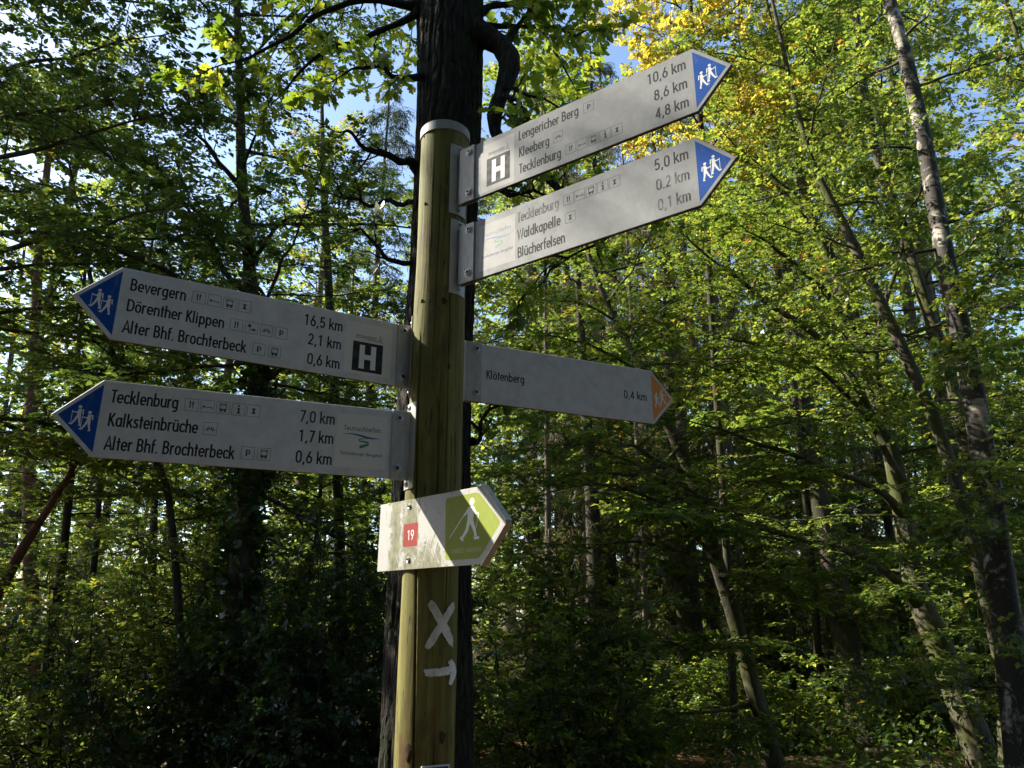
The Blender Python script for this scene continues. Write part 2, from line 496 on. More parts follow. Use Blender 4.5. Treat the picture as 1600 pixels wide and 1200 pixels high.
def dark_square():
    m, nt, b = mat('emblem_black', 0.7, spec=0.12)
    v = mapped(nt, (1, 1, 1))
    n1 = noise(nt, v, 60, 6, 0.7)
    f = ramp(nt, [(0.42, (0, 0, 0)), (0.6, (1, 1, 1))], n1)
    nt.links.new(mix(nt, f.outputs[0], (0.02, 0.022, 0.025), (0.045, 0.048, 0.05)), b.inputs['Base Color'])
    return m
M['emblem'] = dark_square()
def grey_square():
    m, nt, b = mat('emblem_grey', 0.7, spec=0.12)
    v = mapped(nt, (1, 1, 1))
    n1 = noise(nt, v, 70, 6, 0.75)
    f = ramp(nt, [(0.40, (0, 0, 0)), (0.66, (1, 1, 1))], n1)
    nt.links.new(mix(nt, f.outputs[0], (0.045, 0.046, 0.05), (0.15, 0.15, 0.15)), b.inputs['Base Color'])
    return m
M['emblem_grey'] = grey_square()

def steel():
    m, nt, b = mat('brushed_steel', 0.42, metal=0.25)
    v = mapped(nt, (1, 1, 0.15))
    n1 = noise(nt, v, 120, 5, 0.6)
    v2 = mapped(nt, (1, 1, 1))
    n2 = noise(nt, v2, 30, 5, 0.6)
    r1 = ramp(nt, [(0.3, (0.30, 0.285, 0.25)), (0.7, (0.42, 0.405, 0.36))], n1)
    f = ramp(nt, [(0.5, (0, 0, 0)), (0.8, (0.5,) * 3)], n2)
    nt.links.new(mix(nt, f.outputs[0], r1.outputs[0], (0.22, 0.21, 0.15)), b.inputs['Base Color'])
    return m
M['steel'] = steel()
M['bolt'] = mat('bolt_steel', 0.3, (0.36, 0.36, 0.35), metal=0.8)[0]
M['socket'] = mat('socket_dark', 0.7, (0.02, 0.02, 0.02))[0]

def wood():
    m, nt, b = mat('weathered_post_wood', 0.8, spec=0.25)
    v = mapped(nt, (1, 1, 0.045))
    g = noise(nt, v, 55, 8, 0.65, 0.4)
    v2 = mapped(nt, (1, 1, 0.2))
    n2 = noise(nt, v2, 9, 6, 0.62)
    v3 = mapped(nt, (1, 1, 0.35))
    n3 = noise(nt, v3, 7, 6, 0.7, 0.8)
    base = ramp(nt, [(0.28, (0.06, 0.048, 0.015)), (0.5, (0.155, 0.14, 0.036)), (0.74, (0.27, 0.25, 0.085))], g)
    f = ramp(nt, [(0.40, (0, 0, 0)), (0.68, (0.85,) * 3)], n2)
    col = mix(nt, f.outputs[0], base.outputs[0], (0.075, 0.085, 0.012))
    f3 = ramp(nt, [(0.54, (0, 0, 0)), (0.66, (0.8,) * 3)], n3)
    col = mix(nt, f3.outputs[0], col, (0.075, 0.045, 0.022))
    # dark weather streaks and small checks
    v4 = mapped(nt, (1, 1, 0.12))
    n4 = noise(nt, v4, 130, 3, 0.5)
    f4 = ramp(nt, [(0.62, (0, 0, 0)), (0.68, (0.85,) * 3)], n4)
    col = mix(nt, f4.outputs[0], col, (0.04, 0.032, 0.016))
    # the lower red-brown stain, below 1.7 m
    tc = nt.nodes.new('ShaderNodeTexCoord')
    sx = nt.nodes.new('ShaderNodeSeparateXYZ')
    nt.links.new(tc.outputs['Object'], sx.inputs[0])
    hz = nt.nodes.new('ShaderNodeMapRange')
    hz.inputs[1].default_value = 1.62; hz.inputs[2].default_value = 1.35
    nt.links.new(sx.outputs[2], hz.inputs[0])
    n5 = noise(nt, v2, 14, 4, 0.6)
    r5 = ramp(nt, [(0.46, (0, 0, 0)), (0.62, (0.9,) * 3)], n5)
    mu = N(nt, 'ShaderNodeMath', operation='MULTIPLY')
    nt.links.new(hz.outputs[0], mu.inputs[0]); nt.links.new(r5.outputs[0], mu.inputs[1])
    col = mix(nt, mu.outputs[0], col, (0.085, 0.030, 0.015))
    nt.links.new(col, b.inputs['Base Color'])
    bump(nt, b, g, 0.5, 0.004)
    return m
M['wood'] = wood()
M['knot'] = bark('knot_wood', (0.02, 0.013, 0.008), (0.07, 0.05, 0.022), 0.0, (0.1, 0.1, 0.02), 0.5, 90, 0.6, 0.004)

def mossy_plate():
    m, nt, b = mat('algae_stained_plate', 0.5, spec=0.4)
    tc = nt.nodes.new('ShaderNodeTexCoord')
    sx = nt.nodes.new('ShaderNodeSeparateXYZ')
    nt.links.new(tc.outputs['Object'], sx.inputs[0])
    v = mapped(nt, (1.0, 1, 0.55))
    n1 = noise(nt, v, 48, 12, 0.8, 1.2)
    # algae gathers in the band along the screws and towards the lower edge
    def band(c, w):
        s = N(nt, 'ShaderNodeMath', operation='SUBTRACT'); s.inputs[1].default_value = c
        nt.links.new(sx.outputs[0], s.inputs[0])
        a = N(nt, 'ShaderNodeMath', operation='ABSOLUTE'); nt.links.new(s.outputs[0], a.inputs[0])
        r = nt.nodes.new('ShaderNodeMapRange')
        r.inputs[1].default_value = 0.0; r.inputs[2].default_value = w
        r.inputs[3].default_value = 1.0; r.inputs[4].default_value = 0.0
        nt.links.new(a.outputs[0], r.inputs[0])
        return r.outputs[0]
    mx = N(nt, 'ShaderNodeMath', operation='MAXIMUM')
    nt.links.new(band(0.115, 0.045), mx.inputs[0]); nt.links.new(band(0.062, 0.032), mx.inputs[1])
    low = nt.nodes.new('ShaderNodeMapRange')
    low.inputs[1].default_value = -0.07; low.inputs[2].default_value = -0.145
    low.inputs[3].default_value = 0.0; low.inputs[4].default_value = 1.0
    nt.links.new(sx.outputs[2], low.inputs[0])
    lowx = N(nt, 'ShaderNodeMath', operation='MULTIPLY')
    nt.links.new(low.outputs[0], lowx.inputs[0]); nt.links.new(band(0.17, 0.11), lowx.inputs[1])
    mx2 = N(nt, 'ShaderNodeMath', operation='MAXIMUM')
    nt.links.new(mx.outputs[0], mx2.inputs[0]); nt.links.new(lowx.outputs[0], mx2.inputs[1])
    sc = N(nt, 'ShaderNodeMath', operation='MULTIPLY_ADD'); sc.inputs[1].default_value = 0.26
    nt.links.new(mx2.outputs[0], sc.inputs[0]); nt.links.new(n1, sc.inputs[2])
    f = ramp(nt, [(0.58, (0, 0, 0)), (0.63, (0.75,) * 3), (0.78, (0.97,) * 3)], sc.outputs[0])
    n2 = noise(nt, v, 90, 4, 0.6)
    alg = ramp(nt, [(0.35, (0.075, 0.075, 0.022)), (0.65, (0.19, 0.185, 0.085))], n2)
    col = mix(nt, f.outputs[0], (0.37, 0.37, 0.355), alg.outputs[0])
    n3 = noise(nt, v, 75, 3, 0.6)
    f3 = ramp(nt, [(0.66, (0, 0, 0)), (0.72, (0.6,) * 3)], n3)
    col = mix(nt, f3.outputs[0], col, (0.3, 0.31, 0.27))
    nt.links.new(col, b.inputs['Base Color'])
    return m
M['mossy_plate'] = mossy_plate()
M['lime'] = plate_mat('lime_field', (0.235, 0.285, 0.03), dirt=(0.15, 0.18, 0.03), amount=0.35)
M['red'] = plate_mat('red_square', (0.23, 0.022, 0.016), dirt=(0.3, 0.06, 0.03), amount=0.3)
M['pale_text'] = mat('pale_text', 0.5, (0.42, 0.46, 0.18))[0]
M['dark_shoe'] = mat('shoe_grey', 0.5, (0.10, 0.11, 0.09))[0]
M['paint'] = plate_mat('white_trail_paint', (0.64, 0.65, 0.58), dirt=(0.15, 0.14, 0.06), amount=1.0)
M['paint_white'] = plate_mat('fresh_trail_paint', (0.74, 0.76, 0.76), dirt=(0.2, 0.19, 0.12), amount=0.9)

# ------------------------------------------------------------------ solids used on the signpost
def prism(outline, y0, y1, bev=0.0012):
    """plate: outline in (x, z); y0 is the front (towards the viewer), y1 the back"""
    n = len(outline)
    o = np.array(outline, float)
    c = o.mean(0)
    inn = []
    for i in range(n):
        d0 = unit(o[i] - o[i - 1]); d1 = unit(o[(i + 1) % n] - o[i])
        nn = unit(np.array([-d0[1] - d1[1], d0[0] + d1[0]]))
        if nn @ (c - o[i]) < 0:
            nn = -nn
        inn.append(o[i] + nn * bev * 1.1)
    v = [(p[0], y0, p[1]) for p in inn] + [(p[0], y0 + bev, p[1]) for p in o] + [(p[0], y1 - bev, p[1]) for p in o] + [(p[0], y1, p[1]) for p in inn]
    f = [list(range(n)), list(range(3 * n, 4 * n))[::-1]]
    for k in range(3):
        for i in range(n):
            j = (i + 1) % n
            f.append([k * n + i, (k + 1) * n + i, (k + 1) * n + j, k * n + j])
    return v, f

def solid(name, v, f, mats, parent, mi=None, smooth=False):
    import bmesh
    me = bpy.data.meshes.new(name)
    me.from_pydata([tuple(p) for p in v], [], f)
    bm = bmesh.new(); bm.from_mesh(me)
    bmesh.ops.recalc_face_normals(bm, faces=bm.faces[:])
    bm.to_mesh(me); bm.free()
    for m in (mats if isinstance(mats, (list, tuple)) else [mats]):
        me.materials.append(m)
    if mi is not None:
        for p, k in zip(me.polygons, mi):
            p.material_index = k
    for p in me.polygons:
        p.use_smooth = smooth
    me.update()
    return obj(name, me, parent)

def dome(name, c, axis, r, parent, h=0.62):
    """button-head bolt: dome with a dark hexagon socket and a flat washer below"""
    a = unit(np.array(axis, float))
    u = unit(np.cross(a, [0, 0, 1] if abs(a[2]) < 0.9 else [1, 0, 0])); w = np.cross(a, u)
    prof = [(1.25, 0.0), (1.25, 0.12), (1.0, 0.14), (0.97, 0.3), (0.84, 0.52), (0.62, h), (0.46, h + 0.02)]
    n = 16
    v, f, mi = [], [], []
    for rr, hh in prof:
        for i in range(n):
            t = 2 * math.pi * i / n
            v.append(np.array(c) + (u * math.cos(t) + w * math.sin(t)) * r * rr + a * r * hh)
    for k in range(len(prof) - 1):
        for i in range(n):
            j = (i + 1) % n
            f.append([k * n + i, k * n + j, (k + 1) * n + j, (k + 1) * n + i]); mi.append(0)
    b = len(v)
    for i in range(n):
        t = 2 * math.pi * i / n
        v.append(np.array(c) + (u * math.cos(t) + w * math.sin(t)) * r * 0.42 + a * r * (h - 0.25))
    for i in range(n):
        j = (i + 1) % n
        f.append([(len(prof) - 1) * n + i, (len(prof) - 1) * n + j, b + j, b + i]); mi.append(1)
    f.append([b + i for i in range(n)]); mi.append(1)
    return solid(name, v, f, [M['bolt'], M['socket']], parent, mi)

# ------------------------------------------------------------------ the post
PX, PY, PR = -0.1724, 1.61, 0.0599
POST_TOP = CAM_Z + 1.176
post = thing('wooden_post', 'round weathered wooden guide post with metal cap band carrying the trail signs', 'post', (PX, PY, 0))
FACE = math.atan2(-PY, -PX)       # towards the viewer
def build_post():
    rng = np.random.default_rng(3)
    zs = np.concatenate([np.linspace(-0.3, 1.0, 14), np.linspace(1.03, POST_TOP - 0.004, 90)])
    n = 400
    zs = np.concatenate([np.linspace(-0.3, 1.0, 14), np.linspace(1.02, POST_TOP - 0.004, 150)])
    A, Z = np.meshgrid(np.linspace(-math.pi, math.pi, n, endpoint=False), zs)
    R = PR + 0.0008 * np.sin(Z * 7.0) + 0.0006 * np.sin(Z * 17 + 1) + 0.0007 * np.sin(3 * A + Z * 1.3) + 0.0005 * np.sin(5 * A - Z * 2.1)
    # drying cracks: the long one left of the middle wanders round the post with the grain
    def crack(base, z0, z1, depth, w, lean=0.0, wob=0.012):
        g = FACE + base + lean * (Z - z0) + wob * np.sin(Z * 11 + base * 9) + 0.5 * wob * np.sin(Z * 37 + base * 5)
        d = (A - g + math.pi) % (2 * math.pi) - math.pi
        fade = np.clip((z1 - Z) / 0.12, 0, 1) * np.clip((Z - z0) / 0.12, 0, 1)
        return depth * fade * np.exp(-(d / w) ** 2)
    g0 = 0.40 + 0.32 * np.clip((Z - 1.45) / 0.6, -0.3, 1.0)
    d0 = (A - (FACE - g0 + 0.02 * np.sin(Z * 9)) + math.pi) % (2 * math.pi) - math.pi
    R = R - 0.016 * np.clip((2.22 - Z) / 0.15, 0, 1) * np.clip((Z - 0.9) / 0.1, 0, 1) * np.exp(-(d0 / 0.022) ** 2)
    for c in [(0.12, 1.72, 2.16, 0.006, 0.014, 0.03), (0.42, 1.85, 2.45, 0.005, 0.013, -0.05), (-0.15, 2.12, 2.62, 0.006, 0.013, 0.04), (0.30, 1.1, 1.42, 0.006, 0.015, 0.05),
              (0.62, 1.5, 1.95, 0.005, 0.014, 0.0), (-0.42, 2.35, 2.70, 0.005, 0.012, 0.0), (-0.02, 1.12, 1.30, 0.004, 0.013, 0.0), (0.10, 2.40, 2.74, 0.005, 0.012, 0.02)]:
        R = R - crack(*c)
    V = np.stack([R * np.cos(A), R * np.sin(A), Z], -1).reshape(-1, 3).tolist()
    F = []
    for k in range(len(zs) - 1):
        for i in range(n):
            j = (i + 1) % n
            F.append([k * n + i, k * n + j, (k + 1) * n + j, (k + 1) * n + i])
    b = len(V)
    V.append((0, 0, POST_TOP - 0.004))
    top = (len(zs) - 1) * n
    for i in range(n):
        F.append([top + i, top + (i + 1) % n, b])
    return solid('shaft', V, F, M['wood'], post, smooth=True)
build_post()
def ring(name, r0, r1, z0, z1, m, parent, n=64):
    V, F = [], []
    for r, z in ((r0, z0), (r1, z0), (r1, z1), (r0, z1)):
        for i in range(n):
            t = 2 * math.pi * i / n
            V.append((r * math.cos(t), r * math.sin(t), z))
    for k in range(4):
        for i in range(n):
            j = (i + 1) % n
            F.append([k * n + i, k * n + j, ((k + 1) % 4) * n + j, ((k + 1) % 4) * n + i])
    return solid(name, V, F, m, parent, smooth=False)
ring('cap_band', PR - 0.001, PR + 0.0035, POST_TOP - 0.024, POST_TOP + 0.001, M['plate_dimmed'], post)

def on_post(px, py, lift=0.0008):
    """where the sight line meets the post's surface, in the post's own frame"""
    r = unit(at(px, py, 1.0) - np.array([0, 0, CAM_Z]))
    R = PR + lift
    ox, oy = -PX, -PY
    a = r[0] ** 2 + r[1] ** 2; bb = 2 * (ox * r[0] + oy * r[1]); cc = ox * ox + oy * oy - R * R
    t = (-bb - math.sqrt(max(0.0, bb * bb - 4 * a * cc))) / (2 * a)
    p = np.array([0, 0, CAM_Z]) + r * t
    return np.array([p[0] - PX, p[1] - PY, p[2]])

def brush(name, strokes, m, lift):
    """brush strokes that hug the post: rows of (x, y, half width) along each stroke"""
    rng = np.random.default_rng(8)
    V, F = [], []
    for si, st in enumerate(strokes):
        st = np.array(st, float)
        t = np.linspace(0, 1, 22); tt = np.linspace(0, 1, len(st))
        st[:, 2] *= 1.18; cx = np.interp(t, tt, st[:, 0]); cy_ = np.interp(t, tt, st[:, 1]); hw = np.interp(t, tt, st[:, 2])
        d = unit(np.stack([np.gradient(cx), np.gradient(cy_)], 1))
        nrm = np.stack([-d[:, 1], d[:, 0]], 1)
        m_ = 9
        b = len(V)
        for i in range(22):
            e0, e1 = rng.normal(0, 0.35, 2)
            for k in range(m_):
                q = -1 + 2 * k / (m_ - 1)
                x = cx[i] + nrm[i, 0] * (q * hw[i] + (e0 if k < 2 else e1 if k > m_ - 3 else 0))
                y = cy_[i] + nrm[i, 1] * (q * hw[i] + (e0 if k < 2 else e1 if k > m_ - 3 else 0))
                if i in (0, 21):
                    j = rng.normal(0, 1.1); x += d[i, 0] * j; y += d[i, 1] * j
                V.append(on_post(x, y, lift + si * 0.0003))
        for i in range(21):
            for k in range(m_ - 1):
                F.append([b + i * m_ + k, b + i * m_ + k + 1, b + (i + 1) * m_ + k + 1, b + (i + 1) * m_ + k])
    return solid(name, V, F, m, post)
brush('painted_cross', [[(672, 940, 3), (674, 944, 5.5), (690, 972, 5.8), (700, 992, 5.5), (704, 1003, 3.6), (706.5, 1010, 1.2)],
                        [(708.6, 941, 1.2), (706, 950, 4.2), (690, 976, 5), (672, 1005, 5), (667, 1013, 3.4)]], M['paint'], 0.0008)
brush('painted_arrow', [[(663.5, 1050.6, 4.2), (672, 1051.5, 5.4), (690, 1050, 5.2), (703, 1047.5, 5.6)],
                        [(703.5, 1031.5, 3.2), (707.5, 1041, 3.8), (708.8, 1051, 3.6), (706.5, 1060, 3.4), (703.5, 1069.5, 2.2)]], M['paint_white'], 0.0012)
def knot(px, py, rx, rz):
    V, F = [], []
    c = on_post(px, py, 0.0006)
    ang = math.atan2(c[1], c[0])
    rr = [0.0, 0.35, 0.7, 1.0]; n = 16
    for k, q in enumerate(rr):
        for i in range(n):
            t = 2 * math.pi * i / n
            w = 1 + 0.16 * math.sin(3 * t + 1) + 0.08 * math.sin(5 * t)
            a = ang + q * rx * w * math.cos(t) / PR
            R = PR + 0.0004 + 0.0022 * (1 - q * q)
            V.append((R * math.cos(a), R * math.sin(a), c[2] + q * rz * w * math.sin(t)))
    for k in range(3):
        for i in range(n):
            j = (i + 1) % n
            F.append([k * n + i, k * n + j, (k + 1) * n + j, (k + 1) * n + i])
    return solid('knot', V, F, M['knot'], post, smooth=True)
knot(692, 1152, 0.007, 0.011); knot(639, 1176, 0.009, 0.016); knot(702, 573, 0.003, 0.007); knot(664, 318, 0.003, 0.005)
knot(663, 213, 0.003, 0.006); knot(694, 470, 0.006, 0.009); knot(659, 470, 0.004, 0.006)

# ------------------------------------------------------------------ sign parts
def hikers(parent, cx, cz, s, flip=1, mats=None):
    """two walkers with rucksacks and a stick; s is the taller one's height"""
    d = Draw(-0.00016)
    def man(x, z, h, stick):
        k = h
        P = lambda a, b: (cx + flip * (x + a * k), cz + z + b * k)
        d.disc(P(0.02, 0.90), 0.075 * k)
        d.poly([P(-0.07, 0.80), P(0.07, 0.80), P(0.105, 0.62), P(0.085, 0.46), P(-0.055, 0.46), P(-0.06, 0.62)])
        d.stroke([P(-0.115, 0.79), P(-0.135, 0.54)], 0.055 * k)
        d.stroke([P(0.03, 0.74), P(0.12, 0.62), P(0.30, 0.66)], 0.05 * k)
        d.stroke([P(-0.01, 0.50), P(-0.03, 0.24), P(-0.09, 0.03)], 0.115 * k, w1=0.06 * k)
        d.stroke([P(0.045, 0.50), P(0.15, 0.27), P(0.26, 0.07)], 0.115 * k, w1=0.06 * k)
        d.stroke([P(-0.11, 0.025), P(-0.01, 0.03)], 0.05 * k)
        d.stroke([P(0.25, 0.06), P(0.37, 0.10)], 0.05 * k)
        if stick:
            d.stroke([P(0.30, 0.72), P(0.30, 0.06)], 0.024 * k)
    man(0.16 * s, -0.45 * s, s, True)
    man(-0.26 * s, -0.66 * s, s * 0.98, True)
    return d.build('hikers', M['figure'], parent)

def picto(parent, kind, x, z, s=0.0248, ink=None):
    """framed tourist symbol; x, z is the lower left corner"""
    d = Draw(-0.00010)
    w = 0.00075
    d.stroke([(x, z), (x + s, z), (x + s, z + s), (x, z + s)], w, True)
    P = lambda a, b: (x + a * s, z + b * s)
    lw = 0.055 * s
    if kind == 'fork':
        d.stroke([P(0.40, 0.22), P(0.40, 0.80)], 0.085 * s); d.stroke([P(0.60, 0.22), P(0.60, 0.55)], 0.06 * s)
        d.stroke([P(0.585, 0.5), P(0.61, 0.8)], 0.11 * s); d.stroke([P(0.35, 0.62), P(0.35, 0.80)], 0.03 * s)
    elif kind == 'bed':
        d.stroke([P(0.18, 0.30), P(0.18, 0.58)], lw); d.stroke([P(0.82, 0.30), P(0.82, 0.52)], lw)
        d.stroke([P(0.18, 0.42), P(0.82, 0.42)], lw); d.stroke([P(0.2, 0.48), P(0.34, 0.48)], 0.09 * s)
    elif kind == 'bus':
        d.stroke([P(0.27, 0.30), P(0.73, 0.30), P(0.76, 0.84), P(0.24, 0.84)], lw, True)
        d.stroke([P(0.27, 0.74), P(0.73, 0.74)], lw)
        d.poly([P(0.27, 0.30), P(0.73, 0.30), P(0.74, 0.46), P(0.62, 0.42), P(0.5, 0.40), P(0.38, 0.42), P(0.26, 0.46)])
        d.stroke([P(0.35, 0.16), P(0.35, 0.30)], 0.1 * s); d.stroke([P(0.65, 0.16), P(0.65, 0.30)], 0.1 * s)
        d.stroke([P(0.2, 0.16), P(0.8, 0.16)], 0.03 * s)
    elif kind == 'info':
        d.disc(P(0.5, 0.80), 0.085 * s, n=10)
        d.stroke([P(0.52, 0.18), P(0.52, 0.62)], 0.14 * s); d.stroke([P(0.36, 0.60), P(0.56, 0.60)], 0.07 * s); d.stroke([P(0.34, 0.19), P(0.68, 0.19)], 0.08 * s)
    elif kind == 'stone':
        d.poly([P(0.36, 0.28), P(0.64, 0.28), P(0.56, 0.50), P(0.62, 0.68), P(0.38, 0.68), P(0.44, 0.50)])
        d.stroke([P(0.33, 0.28), P(0.67, 0.28)], lw); d.stroke([P(0.33, 0.69), P(0.67, 0.69)], lw)
    elif kind == 'parking':
        d.stroke([P(0.40, 0.24), P(0.40, 0.76)], 0.11 * s)
        d.stroke([P(0.40, 0.72)] + [(x + (0.52 + 0.14 * math.cos(t)) * s, z + (0.58 + 0.14 * math.sin(t)) * s) for t in np.linspace(math.pi / 2, -math.pi / 2, 8)] + [P(0.40, 0.44)], 0.09 * s)
    elif kind == 'view':
        for a in (14, 45, 72, 108, 135, 166):
            c, q = math.cos(math.radians(a)), math.sin(math.radians(a))
            d.stroke([P(0.5 + 0.14 * c, 0.30 + 0.14 * q), P(0.5 + 0.38 * c, 0.30 + 0.38 * q)], 0.075 * s)
    elif kind == 'cave':
        d.disc(P(0.32, 0.66), 0.14 * s, n=10); d.stroke([P(0.34, 0.60), P(0.40, 0.28)], 0.05 * s)
        d.poly([P(0.5, 0.28), P(0.86, 0.28), P(0.8, 0.40), P(0.66, 0.46), P(0.54, 0.38)]); d.stroke([P(0.3, 0.27), P(0.86, 0.27)], 0.03 * s)
    return d.build('pictogram', ink or M['thin_ink'], parent)

def line(parent, text, x0, x1, z, ink, cap=0.0255, weight=0.132):
    d = Draw(-0.00010)
    write(d, text, x0, x1, z, cap, 0, weight)
    return d.build('lettering', ink, parent)

def wave_logo(parent, x0, x1, ztop, faded):
    """round-trail emblem: two lines of small text, a blue wave and a green bend"""
    st = M['sticker']
    d = Draw(-0.00010)
    k = x1 - x0
    g = M['wave_green']; b = M['wave_blue']; t = M['grey_ink'] if not faded else M['faded']
    mg = mat('emblem_text_green', 0.5, (0.05, 0.10, 0.075))[0]
    mb = mat('emblem_text_blue', 0.5, (0.05, 0.07, 0.16))[0]
    write(d, 'Teutoschleifen', x0 + 0.004, x1 - 0.004, ztop, 0.0105, 2, 0.12)
    n = 20
    pts = []
    for i in range(n + 1):
        u = i / n
        pts.append((x0 - 0.002 + (k + 0.004) * u, ztop - 0.0105 + 0.0032 * math.sin(2 * math.pi * (u * 0.95 + 0.02))))
    up = [(p[0], p[1] + 0.0022 * math.sin(math.pi * min(1, i / n * 1.1)) ** 0.7 * (0.5 + i / n)) for i, p in enumerate(pts)]
    lo = [(p[0], p[1] - 0.0017 * math.sin(math.pi * min(1, i / n * 1.05)) * (0.5 + i / n)) for i, p in enumerate(pts)]
    for i in range(n):
        d.poly([lo[i], lo[i + 1], up[i + 1], up[i]], 1)
    cx = x0 + 0.52 * k
    s = [(0.012, -0.0145, 0.0006), (0.000, -0.0155, 0.0011), (-0.0085, -0.0185, 0.0016), (-0.008, -0.0212, 0.0019), (0.004, -0.0222, 0.0023), (0.0135, -0.0240, 0.0027), (0.013, -0.0272, 0.0032), (0.004, -0.0310, 0.0042), (-0.006, -0.0345, 0.0052)]
    sp = np.array(s); tt = np.linspace(0, 1, len(s)); uu = np.linspace(0, 1, 30)
    X = np.interp(uu, tt, sp[:, 0]); Z = np.interp(uu, tt, sp[:, 1]); W = np.interp(uu, tt, sp[:, 2]) * 1.35 + 0.0004
    for i in range(29):
        d.poly([(cx + X[i], ztop + Z[i] - W[i] * .5), (cx + X[i + 1], ztop + Z[i + 1] - W[i + 1] * .5), (cx + X[i + 1], ztop + Z[i + 1] + W[i + 1] * .5), (cx + X[i], ztop + Z[i] + W[i] * .5)], 0)
    write(d, 'Tecklenburger Bergpfad', x0 - 0.001, x1 + 0.001, ztop - 0.0530, 0.0072, 3, 0.13)
    return d.build('emblem', [g, b, mg, mb], parent)

def h_logo(parent, x0, x1, z0, z1, square, ink):
    d = Draw(-0.00010)
    d.poly([(x0, z0), (x1, z0), (x1, z1), (x0, z1)], 0)
    w = x1 - x0; h = z1 - z0
    d.stroke([(x0 + w * 0.31, z0 + h * 0.10), (x0 + w * 0.31, z0 + h * 0.90)], w * 0.17, mi=1)
    d.stroke([(x0 + w * 0.69, z0 + h * 0.10), (x0 + w * 0.69, z0 + h * 0.90)], w * 0.17, mi=1)
    d.stroke([(x0 + w * 0.31, z0 + h * 0.50), (x0 + w * 0.69, z0 + h * 0.50)], h * 0.17, mi=1)
    zz = z1 + 0.006
    d.stroke([(x0 + w * t, zz + 0.0045 * math.sin(2.4 * t + 0.6) - 0.001 * t) for t in np.linspace(0.05, 1, 12)], 0.0012, mi=2)
    d.stroke([(x0 + w * t, zz - 0.002 + 0.004 * t) for t in np.linspace(0.3, 0.75, 5)], 0.0008, mi=2)
    write(d, 'Hermannshöhen', x0 + w * 0.08, x0 + w * 0.78, zz + 0.0055, 0.0058, 2, 0.12)
    tx = x0 + w * 0.90
    d.stroke([(tx, zz + 0.003), (tx, zz + 0.017)], 0.0011, mi=2); d.stroke([(tx - 0.003, zz + 0.003), (tx - 0.003, zz + 0.009)], 0.001, mi=2)
    d.stroke([(tx + 0.003, zz + 0.003), (tx + 0.003, zz + 0.010)], 0.001, mi=2)
    return d.build('emblem', [square, M['figure'], ink], parent)

